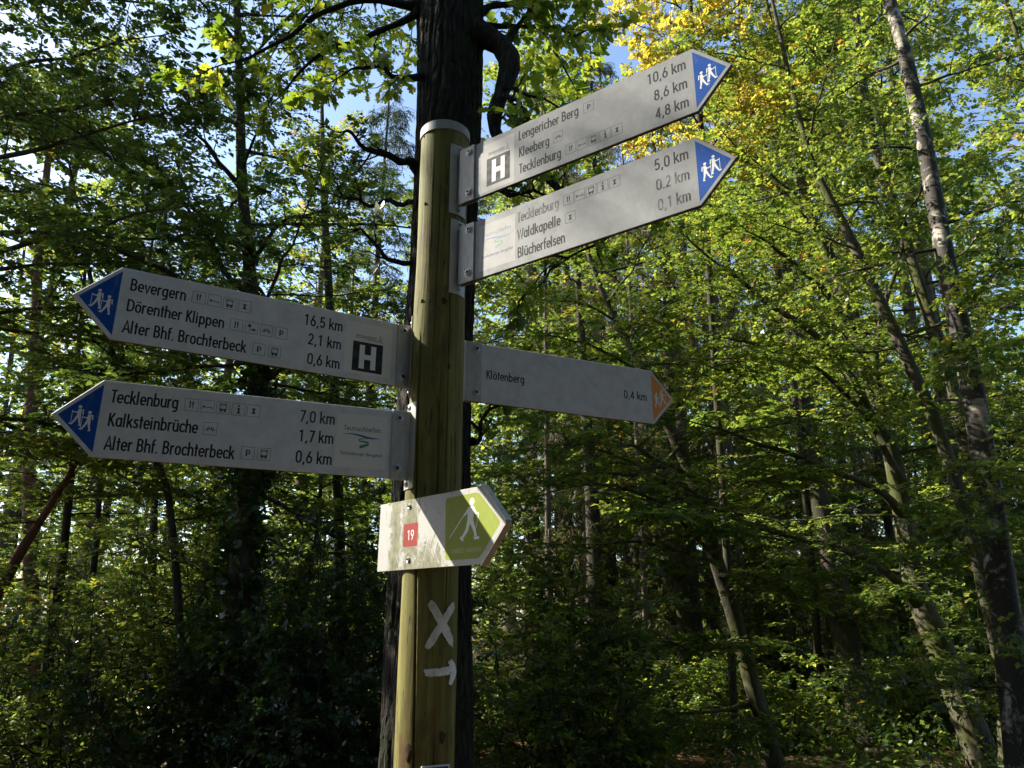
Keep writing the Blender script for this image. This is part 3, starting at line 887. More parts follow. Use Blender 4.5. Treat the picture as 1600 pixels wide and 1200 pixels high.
def sign(label, P0, theta, L, T, side, plate_m, arrow_m, texts, pictos, ink, clamp=0.0411, logo=None, h=0.15, sticker=None, group=None):
    """P0: top corner at the post end; x runs in reading direction, side +1: arrow points that way, -1: arrow points back"""
    th = math.radians(theta)
    root = thing('direction_sign', label, 'sign', (P0[0], P0[1], P0[2] + CAM_Z), th, group)
    s = side
    out = [(0.0, 0.0), (s * L, 0.0), (s * (L + T), -h / 2), (s * L, -h), (0.0, -h)]
    v, f = prism(out, 0.0, 0.0085)
    mi = [0, 1] + [0] * 5 + [1] * 10
    solid('plate', v, f, [plate_m, M['edge']], root, mi)
    # arrow head
    d = Draw(-0.00006)
    e = 0.0085
    d.poly([(s * (L - 0.002), -e), (s * (L + T - e * 1.25), -h / 2), (s * (L - 0.002), -h + e)])
    head = d.build('arrow_head', arrow_m, root)
    if arrow_m is M['orange']:
        hikers(head, s * (L + T * 0.32), -h * 0.49, 0.043, s)
    else:
        hikers(head, s * (L + T * 0.31), -h * 0.5, 0.041, s)
    if sticker:
        d = Draw(-0.00005)
        x0, z0, x1, z1 = sticker
        d.poly([(x0, z0), (x1, z0), (x1, z1), (x0, z1)])
        d.build('sticker', M['sticker_dimmed'] if plate_m is M['plate_dimmed'] else M['sticker'], root)
    if logo:
        logo(root)
    for tx in texts:
        line(root, tx[0], tx[1], tx[2], tx[3], tx[4] if len(tx) > 4 else ink, *(tx[5:] if len(tx) > 5 else ()))
    for kinds, x, z, pitch in pictos:
        for i, kd in enumerate(kinds):
            picto(root, kd, x + i * pitch, z)
    # clamp plates either side of the plate
    c = clamp
    xs = sorted((0.0 - s * 0.004, s * c))
    v, f = prism([(xs[0], 0.0005), (xs[1], 0.0005), (xs[1], -h - 0.0005), (xs[0], -h - 0.0005)], -0.0034, -0.0002, 0.0008)
    solid('clamp_plate', v, f, M['steel'], root)
    v, f = prism([(xs[0], 0.0005), (xs[1], 0.0005), (xs[1], -h - 0.0005), (xs[0], -h - 0.0005)], 0.0087, 0.012, 0.0008)
    solid('clamp_plate', v, f, M['steel'], root)
    for z in (-0.017, -0.128):
        dome('bolt', (s * 0.0265, -0.0034, z), (0, -1, 0), 0.0084, root)
        dome('bolt', (s * 0.0265, 0.0121, z), (0, 1, 0), 0.0084, root)
    # saddle that hugs the post, in the sign's own frame
    ct, sn_ = math.cos(th), math.sin(th)
    dx, dy = PX - P0[0], PY - P0[1]
    cl = np.array([ct * dx + sn_ * dy, -sn_ * dx + ct * dy])
    a0 = math.atan2(-cl[1] + 0.004, -cl[0])
    na = 14; half = math.radians(23)
    V, F = [], []
    z0, z1 = 0.021, -h - 0.021
    for r in (PR + 0.0012, PR + 0.0040):
        for z in (z1, z0):
            for i in range(na + 1):
                a = a0 - half + 2 * half * i / na
                V.append((cl[0] + r * math.cos(a), cl[1] + r * math.sin(a), z))
    m_ = na + 1
    for i in range(na):
        F += [[i, i + 1, m_ + i + 1, m_ + i], [2 * m_ + i, 3 * m_ + i, 3 * m_ + i + 1, 2 * m_ + i + 1],
              [i, 2 * m_ + i, 2 * m_ + i + 1, i + 1], [m_ + i, m_ + i + 1, 3 * m_ + i + 1, 3 * m_ + i]]
    F += [[0, m_, 3 * m_, 2 * m_], [na, 2 * m_ + na, 3 * m_ + na, m_ + na]]
    sad = solid('bracket', V, F, M['steel'], root)
    # web from the saddle out to the clamp
    ra = np.array([math.cos(a0), math.sin(a0)])
    st = cl + ra * (PR + 0.003)
    en = np.array([s * 0.006, 0.004])
    dd = unit(en - st); pp = np.array([-dd[1], dd[0]]) * 0.0035
    q = [st - pp, en - pp, en + pp, st + pp]
    V = [(p[0], p[1], -0.002) for p in q] + [(p[0], p[1], -h + 0.002) for p in q]
    F = [[0, 1, 2, 3], [7, 6, 5, 4]] + [[i, (i + 1) % 4, 4 + (i + 1) % 4, 4 + i] for i in range(4)]
    solid('bracket_web', V, F, M['steel'], root)
    for z in (0.0105, -h - 0.0105):
        p = cl + ra * (PR + 0.004)
        dome('screw', (p[0], p[1], z), (ra[0], ra[1], 0), 0.0055, root)
    return root

K = 'km'
Pk = lambda i: i * 0.0276
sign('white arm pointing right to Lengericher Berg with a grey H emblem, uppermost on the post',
     (-0.1234, 1.5505, 1.0884), -35.27, 0.594, 0.0736, 1, M['plate_dimmed'], M['blue'],
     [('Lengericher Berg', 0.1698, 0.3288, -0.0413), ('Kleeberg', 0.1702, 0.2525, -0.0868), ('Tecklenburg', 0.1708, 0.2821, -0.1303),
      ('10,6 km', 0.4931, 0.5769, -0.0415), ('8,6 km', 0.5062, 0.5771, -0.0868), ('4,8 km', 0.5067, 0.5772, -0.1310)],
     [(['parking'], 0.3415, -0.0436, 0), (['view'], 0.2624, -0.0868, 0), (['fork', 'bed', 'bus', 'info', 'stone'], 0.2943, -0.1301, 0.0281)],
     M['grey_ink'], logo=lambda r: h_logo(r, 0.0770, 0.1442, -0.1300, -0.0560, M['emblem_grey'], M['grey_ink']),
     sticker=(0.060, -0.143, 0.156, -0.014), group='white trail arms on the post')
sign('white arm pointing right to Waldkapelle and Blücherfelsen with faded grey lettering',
     (-0.1208, 1.5578, 0.8816), -36.30, 0.5875, 0.0751, 1, M['plate_dimmed'], M['blue'],
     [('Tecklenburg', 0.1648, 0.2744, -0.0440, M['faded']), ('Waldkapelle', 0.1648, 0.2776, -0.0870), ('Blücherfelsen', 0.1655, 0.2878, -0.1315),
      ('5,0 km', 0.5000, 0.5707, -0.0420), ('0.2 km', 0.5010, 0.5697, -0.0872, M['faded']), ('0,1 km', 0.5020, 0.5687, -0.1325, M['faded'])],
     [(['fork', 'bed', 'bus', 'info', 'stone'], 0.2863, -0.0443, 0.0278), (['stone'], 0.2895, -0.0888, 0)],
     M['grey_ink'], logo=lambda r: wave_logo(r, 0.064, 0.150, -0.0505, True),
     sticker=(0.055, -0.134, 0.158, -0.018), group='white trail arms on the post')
sign('white arm pointing left to Bevergern with a black H emblem',
     (-0.2299, 1.6117, 0.6471), 30.48, 0.6142, 0.0739, -1, M['plate'], M['blue'],
     [('Bevergern', -0.5946, -0.4949, -0.0448), ('Dörenther Klippen', -0.5949, -0.4169, -0.0882), ('Alter Bhf. Brochterbeck', -0.5960, -0.3689, -0.1325),
      ('16,5 km', -0.2562, -0.1708, -0.0460), ('2,1 km', -0.2440, -0.1712, -0.0887), ('0,6 km', -0.2420, -0.1712, -0.1335)],
     [(['fork', 'bed', 'bus', 'stone'], -0.4836, -0.0443, 0.0299), (['fork', 'cave', 'view', 'parking'], -0.4057, -0.0880, 0.0304), (['parking', 'bus'], -0.3559, -0.1320, 0.0318)],
     M['black'], logo=lambda r: h_logo(r, -0.1443, -0.0741, -0.1300, -0.0605, M['emblem'], M['grey_ink']),
     sticker=(-0.1629, -0.1365, -0.0535, -0.0160), group='white trail arms on the post')
sign('white arm pointing left to Kalksteinbrüche with a green bend emblem',
     (-0.2241, 1.5758, 0.4299), 22.63, 0.6041, 0.0756, -1, M['plate'], M['blue'],
     [('Tecklenburg', -0.5866, -0.4689, -0.0430, M['black'], 0.0262), ('Kalksteinbrüche', -0.5846, -0.4279, -0.0890, M['black'], 0.0262), ('Alter Bhf. Brochterbeck', -0.5843, -0.3552, -0.1345, M['black'], 0.0262),
      ('7,0 km', -0.2361, -0.1640, -0.0450, M['grey_ink']), ('1,7 km', -0.2350, -0.1638, -0.0868), ('0,6 km', -0.2370, -0.1640, -0.1312)],
     [(['fork', 'bed', 'bus', 'info', 'stone'], -0.4577, -0.0443, 0.0293), (['view'], -0.4182, -0.0890, 0), (['parking', 'bus'], -0.3432, -0.1320, 0.0312)],
     M['black'], logo=lambda r: wave_logo(r, -0.1475, -0.0610, -0.0535, False),
     sticker=(-0.1590, -0.1330, -0.0510, -0.0170), group='white trail arms on the post')
sign('white arm with an orange tip pointing right to Klötenberg',
     (-0.1125, 1.6879, 0.6411), 24.44, 0.5425, 0.0699, 1, M['plate'], M['orange'],
     [('Klötenberg', 0.0554, 0.1577, -0.0885, M['black'], 0.0225), ('0,4 km', 0.4506, 0.5229, -0.0890, M['black'], 0.0225)],
     [], M['black'], clamp=0.0405, group='white trail arms on the post')

# ------------------------------------------------------------------ the stained walking-route sign
def walking_sign():
    th = math.radians(-47.33)
    root = thing('walking_sign', 'algae stained pentagon sign with a red 19 and a white walker on lime green', 'sign', (-0.2918, 1.6447, 0.2353 + CAM_Z), th)
    h, L, T = 0.145, 0.3464, 0.0678
    v, f = prism([(0, 0), (L, 0), (L + T, -h / 2), (L, -h), (0, -h)], 0.0, 0.004, 0.0008)
    solid('plate', v, f, [M['mossy_plate'], M['edge']], root, [0, 1] + [0] * 5 + [1] * 10)
    # raised grey rim along the slanting tip
    for a, b in (((L, 0), (L + T, -h / 2)), ((L + T, -h / 2), (L, -h))):
        a = np.array(a); b = np.array(b); t = unit(b - a); n_ = np.array([-t[1], t[0]])
        if n_ @ (np.array([L, -h / 2]) - a) > 0:
            n_ = -n_
        q = [a + n_ * 0.0003, b + n_ * 0.0003, b + n_ * 0.004, a + n_ * 0.004]
        V = [(p[0], -0.001, p[1]) for p in q] + [(p[0], 0.014, p[1]) for p in q]
        F = [[0, 1, 2, 3], [7, 6, 5, 4]] + [[i, (i + 1) % 4, 4 + (i + 1) % 4, 4 + i] for i in range(4)]
        solid('rim', V, F, M['steel'], root)
    d = Draw(-0.00006)
    def rnd(pts, r):
        out = []
        n = len(pts)
        for i in range(n):
            p = np.array(pts[i]); a = unit(np.array(pts[i - 1]) - p); b = unit(np.array(pts[(i + 1) % n]) - p)
            for t in np.linspace(0, 1, 5):
                out.append(tuple((1 - t) ** 2 * (p + a * r) + 2 * t * (1 - t) * p + t * t * (p + b * r)))
        return out
    d.poly(rnd([(0.2360, -0.0115), (0.3370, -0.0105), (0.4020, -0.0725), (0.3420, -0.1340), (0.2390, -0.1330)], 0.009))
    field = d.build('green_field', M['lime'], root)
    d = Draw(-0.00014)
    d.disc((0.3185, -0.0265), 0.0072)
    d.poly([(0.3095, -0.0355), (0.3225, -0.0350), (0.3250, -0.0500), (0.3210, -0.0680), (0.3060, -0.0670), (0.3055, -0.0480)])
    d.stroke([(0.311, -0.038), (0.300, -0.048), (0.294, -0.052)], 0.006, w1=0.003)
    d.stroke([(0.322, -0.038), (0.330, -0.049), (0.339, -0.0515)], 0.006, w1=0.003)
    d.stroke([(0.310, -0.064), (0.304, -0.080), (0.291, -0.0935)], 0.0105, w1=0.005)
    d.stroke([(0.318, -0.064), (0.326, -0.079), (0.332, -0.0930)], 0.0105, w1=0.005)
    d.stroke([(0.294, -0.051), (0.252, -0.0905)], 0.0016)
    d.stroke([(0.339, -0.050), (0.3255, -0.0965)], 0.0016)
    d.stroke([(0.285, -0.0915), (0.294, -0.0985)], 0.005, mi=1)
    d.stroke([(0.327, -0.0965), (0.341, -0.0955)], 0.005, mi=1)
    d.build('walker', [M['figure'], M['figure']], field)
    d = Draw(-0.00014)
    write(d, 'NORDIC WALKING', 0.2590, 0.3470, -0.1215, 0.0088, 0, 0.11)
    d.build('lettering', M['pale_text'], field)
    d = Draw(-0.00006)
    d.poly(rnd([(0.0935, -0.0508), (0.1455, -0.0508), (0.1455, -0.0985), (0.0935, -0.0985)], 0.004))
    sq = d.build('number_square', M['red'], root)
    d = Draw(-0.00014)
    write(d, '19', 0.1080, 0.1320, -0.0850, 0.0205, 0, 0.11)
    d.build('lettering', M['figure'], sq)
    dome('screw', (0.1113, -0.0002, -0.0152), (0, -1, 0), 0.0052, root, 0.4)
    dome('screw', (0.1155, -0.0002, -0.1254), (0, -1, 0), 0.0052, root, 0.4)
walking_sign()

def small_plaque():
    root = thing('trail_plaque', 'small blue plaque with a white edge at the foot of the visible post', 'plaque', (PX, PY, 1.28))
    a0 = math.atan2(on_post(680, 1198, 0)[1], on_post(680, 1198, 0)[0])
    top = on_post(680, 1195.5, 0)[2] - 1.28
    for nm, m, w, z1, z0, r in (('plate', M['sticker'], 0.036, top, top - 0.08, 0.0030), ('blue_field', M['blue'], 0.032, top - 0.003, top - 0.077, 0.0036)):
        V, F = [], []
        ra = np.array([math.cos(a0), math.sin(a0)]); tg = np.array([-ra[1], ra[0]])
        for q, z in ((-1, z0), (1, z0), (1, z1), (-1, z1)):
            for e in (0.0, 1.0):
                p = ra * (PR + r - (0.0028 if e else 0)) + tg * q * w * 0.8
                V.append((p[0], p[1], z))
        F = [[0, 2, 4, 6], [7, 5, 3, 1]] + [[2 * i, 2 * i + 1, (2 * i + 3) % 8, (2 * i + 2) % 8] for i in range(4)]
        solid(nm, V, F, m, root)
small_plaque()
# ------------------------------------------------------------------ growing trees
def resample(pts, n):
    p = np.asarray(pts, float)
    d = np.concatenate([[0], np.cumsum(np.linalg.norm(np.diff(p, axis=0), axis=1))])
    t = np.linspace(0, d[-1], n)
    return np.stack([np.interp(t, d, p[:, k]) for k in range(p.shape[1])], 1)

def smooth_path(pts, n, rng=None, wob=0.0):
    p = resample(pts, max(n, 3))
    for _ in range(2):
        p[1:-1] = 0.25 * p[:-2] + 0.5 * p[1:-1] + 0.25 * p[2:]
    if rng is not None and wob:
        q = rng.normal(0, wob, (n, 3)); q[0] = 0
        for _ in range(2):
            q[1:-1] = 0.25 * q[:-2] + 0.5 * q[1:-1] + 0.25 * q[2:]
        p = p + q
    return p

def tubes(P, R, sides):
    """P (B, n, 3), R (B, n) -> verts, quads"""
    B, n, _ = P.shape
    T = np.empty_like(P)
    T[:, 1:-1] = P[:, 2:] - P[:, :-2]; T[:, 0] = P[:, 1] - P[:, 0]; T[:, -1] = P[:, -1] - P[:, -2]
    T = unit(T)
    mean = unit(P[:, -1] - P[:, 0])
    ref = np.where(np.abs(mean[:, 2:3]) < 0.8, np.array([[0, 0, 1.0]]), np.array([[1.0, 0.2, 0]]))
    U = unit(np.cross(T, ref[:, None, :])); W = np.cross(T, U)
    a = np.linspace(0, 2 * np.pi, sides, endpoint=False)
    V = P[:, :, None, :] + R[:, :, None, None] * (U[:, :, None, :] * np.cos(a)[None, None, :, None] + W[:, :, None, :] * np.sin(a)[None, None, :, None])
    V = V.reshape(-1, 3)
    idx = np.arange(B * n * sides).reshape(B, n, sides)
    i0 = idx[:, :-1, :]; i1 = idx[:, 1:, :]
    F = np.stack([i0, np.roll(i0, -1, 2), np.roll(i1, -1, 2), i1], -1).reshape(-1, 4)
    return V, F

def merge(parts):
    V, F, o = [], [], 0
    for v, f in parts:
        V.append(v); F.append(f + o); o += len(v)
    return np.concatenate(V), np.concatenate(F)

def trunk_mesh(path, radii, rng, sides=20, n=60, rough=0.06, furrow=0.0, flare=0.25):
    P = smooth_path(path, n)
    d = np.concatenate([[0], np.cumsum(np.linalg.norm(np.diff(np.asarray(path, float), axis=0), axis=1))])
    R = np.interp(np.linspace(0, d[-1], n), d, radii)
    V, F = tubes(P[None], R[None], sides)
    V = V.reshape(n, sides, 3)
    C = P[:, None, :]
    a = np.linspace(0, 2 * np.pi, sides, endpoint=False)[None, :]
    z = np.linspace(0, d[-1], n)[:, None]
    ph = rng.uniform(0, 6.28, 8)
    k = 1 + rough * (np.sin(2 * a + z * 0.7 + ph[0]) * 0.6 + np.sin(3 * a - z * 1.9 + ph[1]) * 0.4 + np.sin(a + z * 3.1 + ph[2]) * 0.35)
    k = k + flare * np.exp(-z / 0.5) * (1 + 0.3 * np.sin(5 * a + ph[3]))
    if furrow:
        w = a * 1.0 + 0.10 * np.sin(z * 2.6 + ph[4]) + 0.05 * np.sin(z * 7.1 + 2 * a + ph[5])
        r1 = np.abs(np.sin(w * 9 + 0.5 * np.sin(z * 5 + 3 * a)))
        r2 = np.abs(np.sin(w * 14 + 1.3 * np.sin(z * 8 - 2 * a + ph[6])))
        cross = 0.5 + 0.5 * np.sin(z * 31 + 5 * np.sin(w * 9 + ph[7]))
        k = k + furrow * (0.7 * np.minimum(r1, 0.6) + 0.45 * np.minimum(r2, 0.6) - 0.5 - 0.12 * cross)
    V = C + (V - C) * k[..., None]
    return V.reshape(-1, 3), F

def interp_path(P, f):
    """P (M, n, 3); f (M, k) in 0..1 -> points and tangents (M, k, 3)"""
    n = P.shape[1]
    x = np.clip(f * (n - 1), 0, n - 1.001)
    i = x.astype(int); t = (x - i)[..., None]
    m = np.arange(P.shape[0])[:, None]
    a = P[m, i]; b = P[m, i + 1]
    return a + (b - a) * t, unit(b - a)

def side_dirs(T, rng, flat):
    """unit vector to the side of T, mostly in the level plane"""
    up = np.array([0, 0, 1.0]) + rng.normal(0, 1, T.shape) * (1 - flat)
    s = np.cross(up, T)
    bad = np.linalg.norm(s, axis=-1) < 0.15
    s[bad] = rng.normal(0, 1, (bad.sum(), 3))
    return unit(s)

def shoots(P, L, rng, k, f0, len_a, len_b, ang, flat, n, lift, bend, jit=0.3):
    """side shoots along each path. returns paths (M*k, n, 3) and lengths"""
    Mn = P.shape[0]
    f = np.linspace(f0, 1.0, k)[None, :] + rng.uniform(-0.5, 0.5, (Mn, k)) * (1 - f0) / k
    f = np.clip(f, 0.02, 1.0)
    p, t = interp_path(P, f)
    sd = side_dirs(t, rng, flat)
    sg = np.where((np.arange(k)[None, :] + rng.integers(0, 2, (Mn, 1))) % 2 == 0, 1.0, -1.0)[..., None]
    an = np.radians(ang + rng.normal(0, 10, (Mn, k, 1)))
    an = an * (1 - 0.75 * (f[..., None] > 0.97))
    d = unit(t * np.cos(an) + sd * sg * np.sin(an) + rng.normal(0, jit * 0.35, (Mn, k, 3)) + np.array([0, 0, lift]))
    ln = (len_a + len_b * L[:, None] * (1.08 - f)) * rng.uniform(0.7, 1.25, (Mn, k))
    p = p.reshape(-1, 3); d = d.reshape(-1, 3); ln = ln.reshape(-1)
    s = np.linspace(0, 1, n)[None, :, None]
    side = unit(np.cross(d, [0, 0, 1.0]) + 1e-6)
    curve = rng.normal(0, 0.10, (len(d), 1, 1)) * side[:, None, :]
    Q = p[:, None, :] + ln[:, None, None] * (d[:, None, :] * s + (np.array([0, 0, bend]) + curve) * s ** 2)
    if n > 3:
        w = rng.normal(0, 0.03, Q.shape) * ln[:, None, None]; w[:, 0] = 0
        Q = Q + w
    return Q, ln

def leaves(P, L, rng, nl, ll, lw, flat=0.7, droop=0.15, ang=52, shape='kite', f0=0.1, size_var=0.36, hang=0.0):
    """alternate leaves along each twig path (B, n, 3). returns verts, faces, leaf count per twig"""
    B = P.shape[0]
    f = np.linspace(f0, 1.0, nl)[None, :] + rng.uniform(-0.4, 0.4, (B, nl)) * (1 - f0) / nl
    f = np.clip(f, 0.0, 1.0)
    p, t = interp_path(P, f)
    # one tilted plane per twig
    up = unit(np.array([0, 0, 1.0]) + rng.normal(0, 1, (B, 1, 3)) * (1 - flat) * 0.9)
    up = np.broadcast_to(up, t.shape)
    sd = np.cross(up, t)
    sd = unit(sd + rng.normal(0, 0.05, sd.shape))
    sg = np.where((np.arange(nl)[None, :] + rng.integers(0, 2, (B, 1))) % 2 == 0, 1.0, -1.0)[..., None]
    an = np.radians(ang + rng.normal(0, 13, (B, nl, 1)))
    an[:, -1] *= 0.15
    d = unit(t * np.cos(an) + sd * sg * np.sin(an) + rng.normal(0, 0.16, t.shape) + np.array([0, 0, -droop - hang]))
    nrm = unit(up + rng.normal(0, 0.28, t.shape))
    w = unit(np.cross(nrm, d))
    nrm = np.cross(d, w)
    k = (1 + rng.normal(0, size_var, (B, nl, 1))).clip(0.45, 1.6)
    l_ = ll * k; w_ = lw * k * rng.uniform(0.8, 1.1, (B, nl, 1))
    p = p.reshape(-1, 3); d = (d * l_).reshape(-1, 3); w = (w * w_).reshape(-1, 3); nrm = (nrm * w_).reshape(-1, 3)
    sh = LEAF[shape]
    m = len(sh)
    V = np.empty((len(p), m, 3))
    for i, (a, b, c) in enumerate(sh):
        V[:, i] = p + d * a + w * b + nrm * c
    V = V.reshape(-1, 3)
    F = np.arange(len(V)).reshape(-1, m)
    return V, F
# outline: along the blade, across, out of its plane (midrib lower than the sides)
LEAF = {
 'kite': [(0.0, 0, 0), (0.46, 0.5, 0.14), (1.0, 0, -0.10), (0.50, -0.5, 0.14)],
 'oval': [(0.0, 0, 0), (0.20, 0.36, 0.08), (0.52, 0.50, 0.13), (0.82, 0.27, 0.05), (1.0, 0, -0.12), (0.80, -0.27, 0.05), (0.5, -0.5, 0.13), (0.2, -0.36, 0.08)],
 'lobed': [(0.0, 0, 0), (0.14, 0.14, 0.02), (0.26, 0.30, 0.06), (0.36, 0.17, 0.03), (0.50, 0.46, 0.10), (0.61, 0.25, 0.04), (0.78, 0.47, 0.08), (0.84, 0.22, 0.02), (1.0, 0.12, -0.05),
           (1.0, -0.12, -0.05), (0.84, -0.22, 0.02), (0.76, -0.47, 0.08), (0.6, -0.25, 0.04), (0.48, -0.46, 0.10), (0.35, -0.17, 0.03), (0.25, -0.30, 0.06), (0.14, -0.14, 0.02)],
 'strip': [(0.0, 0.5, 0), (1.0, 0.25, -0.02), (1.0, -0.25, 0.02), (0.0, -0.5, 0)],
}
NLEAF = [0]

def tints(rng, B, nl, m, lo, hi, clump=0.09, leaf=0.08, odd=0.0):
    base = rng.uniform(lo, hi, (B, 1)) + rng.normal(0, clump, (B, 1))
    v = base + rng.normal(0, leaf, (B, nl))
    if odd:
        v = np.where(rng.random((B, nl)) < odd, rng.uniform(0.85, 1.0, (B, nl)), v)
    return np.repeat(v.clip(0, 1).reshape(-1), m)

def foliage(limbs, rng, sub=(8, 0.15, 0.16, 0.34), twig=(6, 0.1, 0.16, 0.22), nl=9, leaf=(0.062, 0.042), shape='kite', flat=0.8,
            lift=0.02, bend=-0.08, tint=(0.3, 0.7), odd=0.01, droop=0.15, sub_ang=52, twig_ang=48, hang=0.0, r_limb=None,
            f0=0.15, keep=1.0, sub_r=0.0065, twig_r=0.0022):
    """limbs: list of (path, base radius). returns (branch verts, quads), (leaf verts, faces, tint)"""
    n = 20
    P = np.stack([smooth_path(l[0], n, rng, 0.03) for l in limbs])
    R0 = np.array([l[1] for l in limbs])
    L = np.linalg.norm(np.diff(P, axis=1), axis=2).sum(1)
    rp = np.linspace(1, 0.0, n)[None, :] ** 0.8
    lump = 1 + rng.normal(0, 0.10, (len(limbs), n)).clip(-0.2, 0.3) + 0.7 * np.exp(-np.arange(n) / 0.9)[None, :]
    parts = [tubes(P, np.maximum(R0[:, None] * rp * lump, 0.004), 9)]
    k, fs, la, lb = sub
    Q, ql = shoots(P, L, rng, k, max(fs, f0), la, lb, sub_ang, flat, 6, lift, bend)
    parts.append(tubes(Q, (np.linspace(1, 0.3, 6)[None, :] * (sub_r * (0.5 + ql[:, None]))), 4))
    k2, fs2, ta, tb = twig
    S, sl = shoots(Q, ql, rng, k2, fs2, ta, tb, twig_ang, flat, 3, lift * 0.5, bend * 0.6)
    parts.append(tubes(S, np.broadcast_to(np.array([1, 0.8, 0.45])[None, :] * twig_r, (len(S), 3)), 3))
    if keep < 1.0:
        sel = rng.random(len(S)) < keep
        S = S[sel]
    ends = P[:, -3:]
    S = np.concatenate([S, resample_many(ends, 3)])
    LV, LF = leaves(S, None, rng, nl, leaf[0], leaf[1], flat, droop, 52, shape, hang=hang)
    tv = tints(rng, len(S), nl, len(LEAF[shape]), tint[0], tint[1], odd=odd)
    NLEAF[0] += len(LF)
    return merge(parts), (LV, LF, tv)

def resample_many(P, n):
    f = np.broadcast_to(np.linspace(0, 1, n)[None, :], (P.shape[0], n))
    return interp_path(P, f)[0]

def crown_limbs(trunk, rng, n, z0, z1, length, elev=(5, 40), az=None, r0=0.02, sag=-0.05, n_pts=6):
    """limbs off a trunk path between heights z0 and z1; length(z01) gives metres; az: (centre, spread) in degrees or None"""
    T = np.asarray(trunk, float)
    out = []
    zz = np.linspace(z0, z1, n) + rng.uniform(-0.5, 0.5, n) * (z1 - z0) / max(n, 1)
    gold = rng.uniform(0, 360)
    for i, z in enumerate(zz):
        z = np.clip(z, T[:, 2].min(), T[:, 2].max())
        p = np.array([np.interp(z, T[:, 2], T[:, 0]), np.interp(z, T[:, 2], T[:, 1]), z])
        if az is None:
            a = math.radians(gold + i * 137.5 + rng.normal(0, 15))
        else:
            a = math.radians(az[0] + rng.uniform(-az[1], az[1]))
        u = (z - z0) / max(z1 - z0, 1e-3)
        L = length(u) * rng.uniform(0.75, 1.2)
        e = math.radians(elev[0] + (elev[1] - elev[0]) * u + rng.normal(0, 7))
        d = np.array([math.cos(a) * math.cos(e), math.sin(a) * math.cos(e), math.sin(e)])
        s = np.linspace(0, 1, n_pts)[:, None]
        side = np.array([-d[1], d[0], 0]) * rng.normal(0, 0.12)
        pts = p + L * (d * s + (np.array([0, 0, sag]) + side) * s ** 2)
        out.append((pts, r0 * (0.5 + 0.5 * L / max(length(0), 0.1))))
    return out

def put(parent, base, name, V, F, m, smooth=False, tint=None):
    me = np_mesh(name, np.asarray(V) - np.asarray(base)[None, :], [F], m, smooth, None if tint is None else {'tint': tint})
    return obj(name, me, parent)

def tree(name, label, trunk, radii, limbs, bark_m, leaf_m, seed, sides=18, furrow=0.0, rough=0.06, group=None, fol=None, n=60, extra=None, flare=0.25):
    rng = np.random.default_rng(seed)
    trunk = np.asarray(trunk, float)
    base = trunk[0].copy()
    root = thing(name, label, 'tree', tuple(base), 0, group)
    V, F = trunk_mesh(trunk, radii, rng, sides, n, rough, furrow, flare)
    put(root, base, 'trunk', V, F, bark_m, True)
    br, lv = [], []
    o = 0
    sets = fol if isinstance(fol, list) else [fol]
    for lim, kw in zip(limbs, sets):
        b, l = foliage(lim, rng, **(kw or {}))
        br.append(b); lv.append(l)
    if br:
        V, F = merge(br)
        put(root, base, 'branches', V, F, bark_m, True)
        by = {}
        for l in lv:
            by.setdefault(l[1].shape[1], []).append(l)
        for k, ls in by.items():
            V, F = merge([(a, b) for a, b, c in ls])
            put(root, base, 'crown', V, F, leaf_m, False, np.concatenate([c for a, b, c in ls]))
    return root

def ground_z(x, y):
    return 0.0

def px_trunk(pts, y0, y1, extra_top=3.0, r=None, base_z=-0.15):
    """trunk path through directions (x, y) listed from the ground up, between depths y0 and y1; r: half widths in the same unit.
    carried down to the ground and on past the last point"""
    n = len(pts)
    Y = np.linspace(y0, y1, n)
    P = [at(p[0], p[1], y) for p, y in zip(pts, Y)]
    R = []
    for (p, y, h) in zip(P, Y, r):
        depth = (p - np.array([0, 0, CAM_Z])) @ _fw
        R.append(h * depth / FOCAL)
    d = unit(P[0] - P[1]); d = unit(d * np.array([0.6, 0.6, 1]))
    if P[0][2] > base_z:
        t = (P[0][2] - base_z) / -d[2]
        P.insert(0, P[0] + d * t); R.insert(0, R[0] * 1.08)
    if extra_top:
        e = unit(P[-1] - P[-2]); e = unit(e + np.array([0, 0, 0.4]))
        P.append(P[-1] + e * extra_top); R.append(R[-1] * 0.45)
    return np.array(P), R

def px_limb(pts, y0, y1, r):
    n = len(pts)
    Y = np.linspace(y0, y1, n)
    return (np.array([at(p[0], p[1], y) for p, y in zip(pts, Y)]), r)
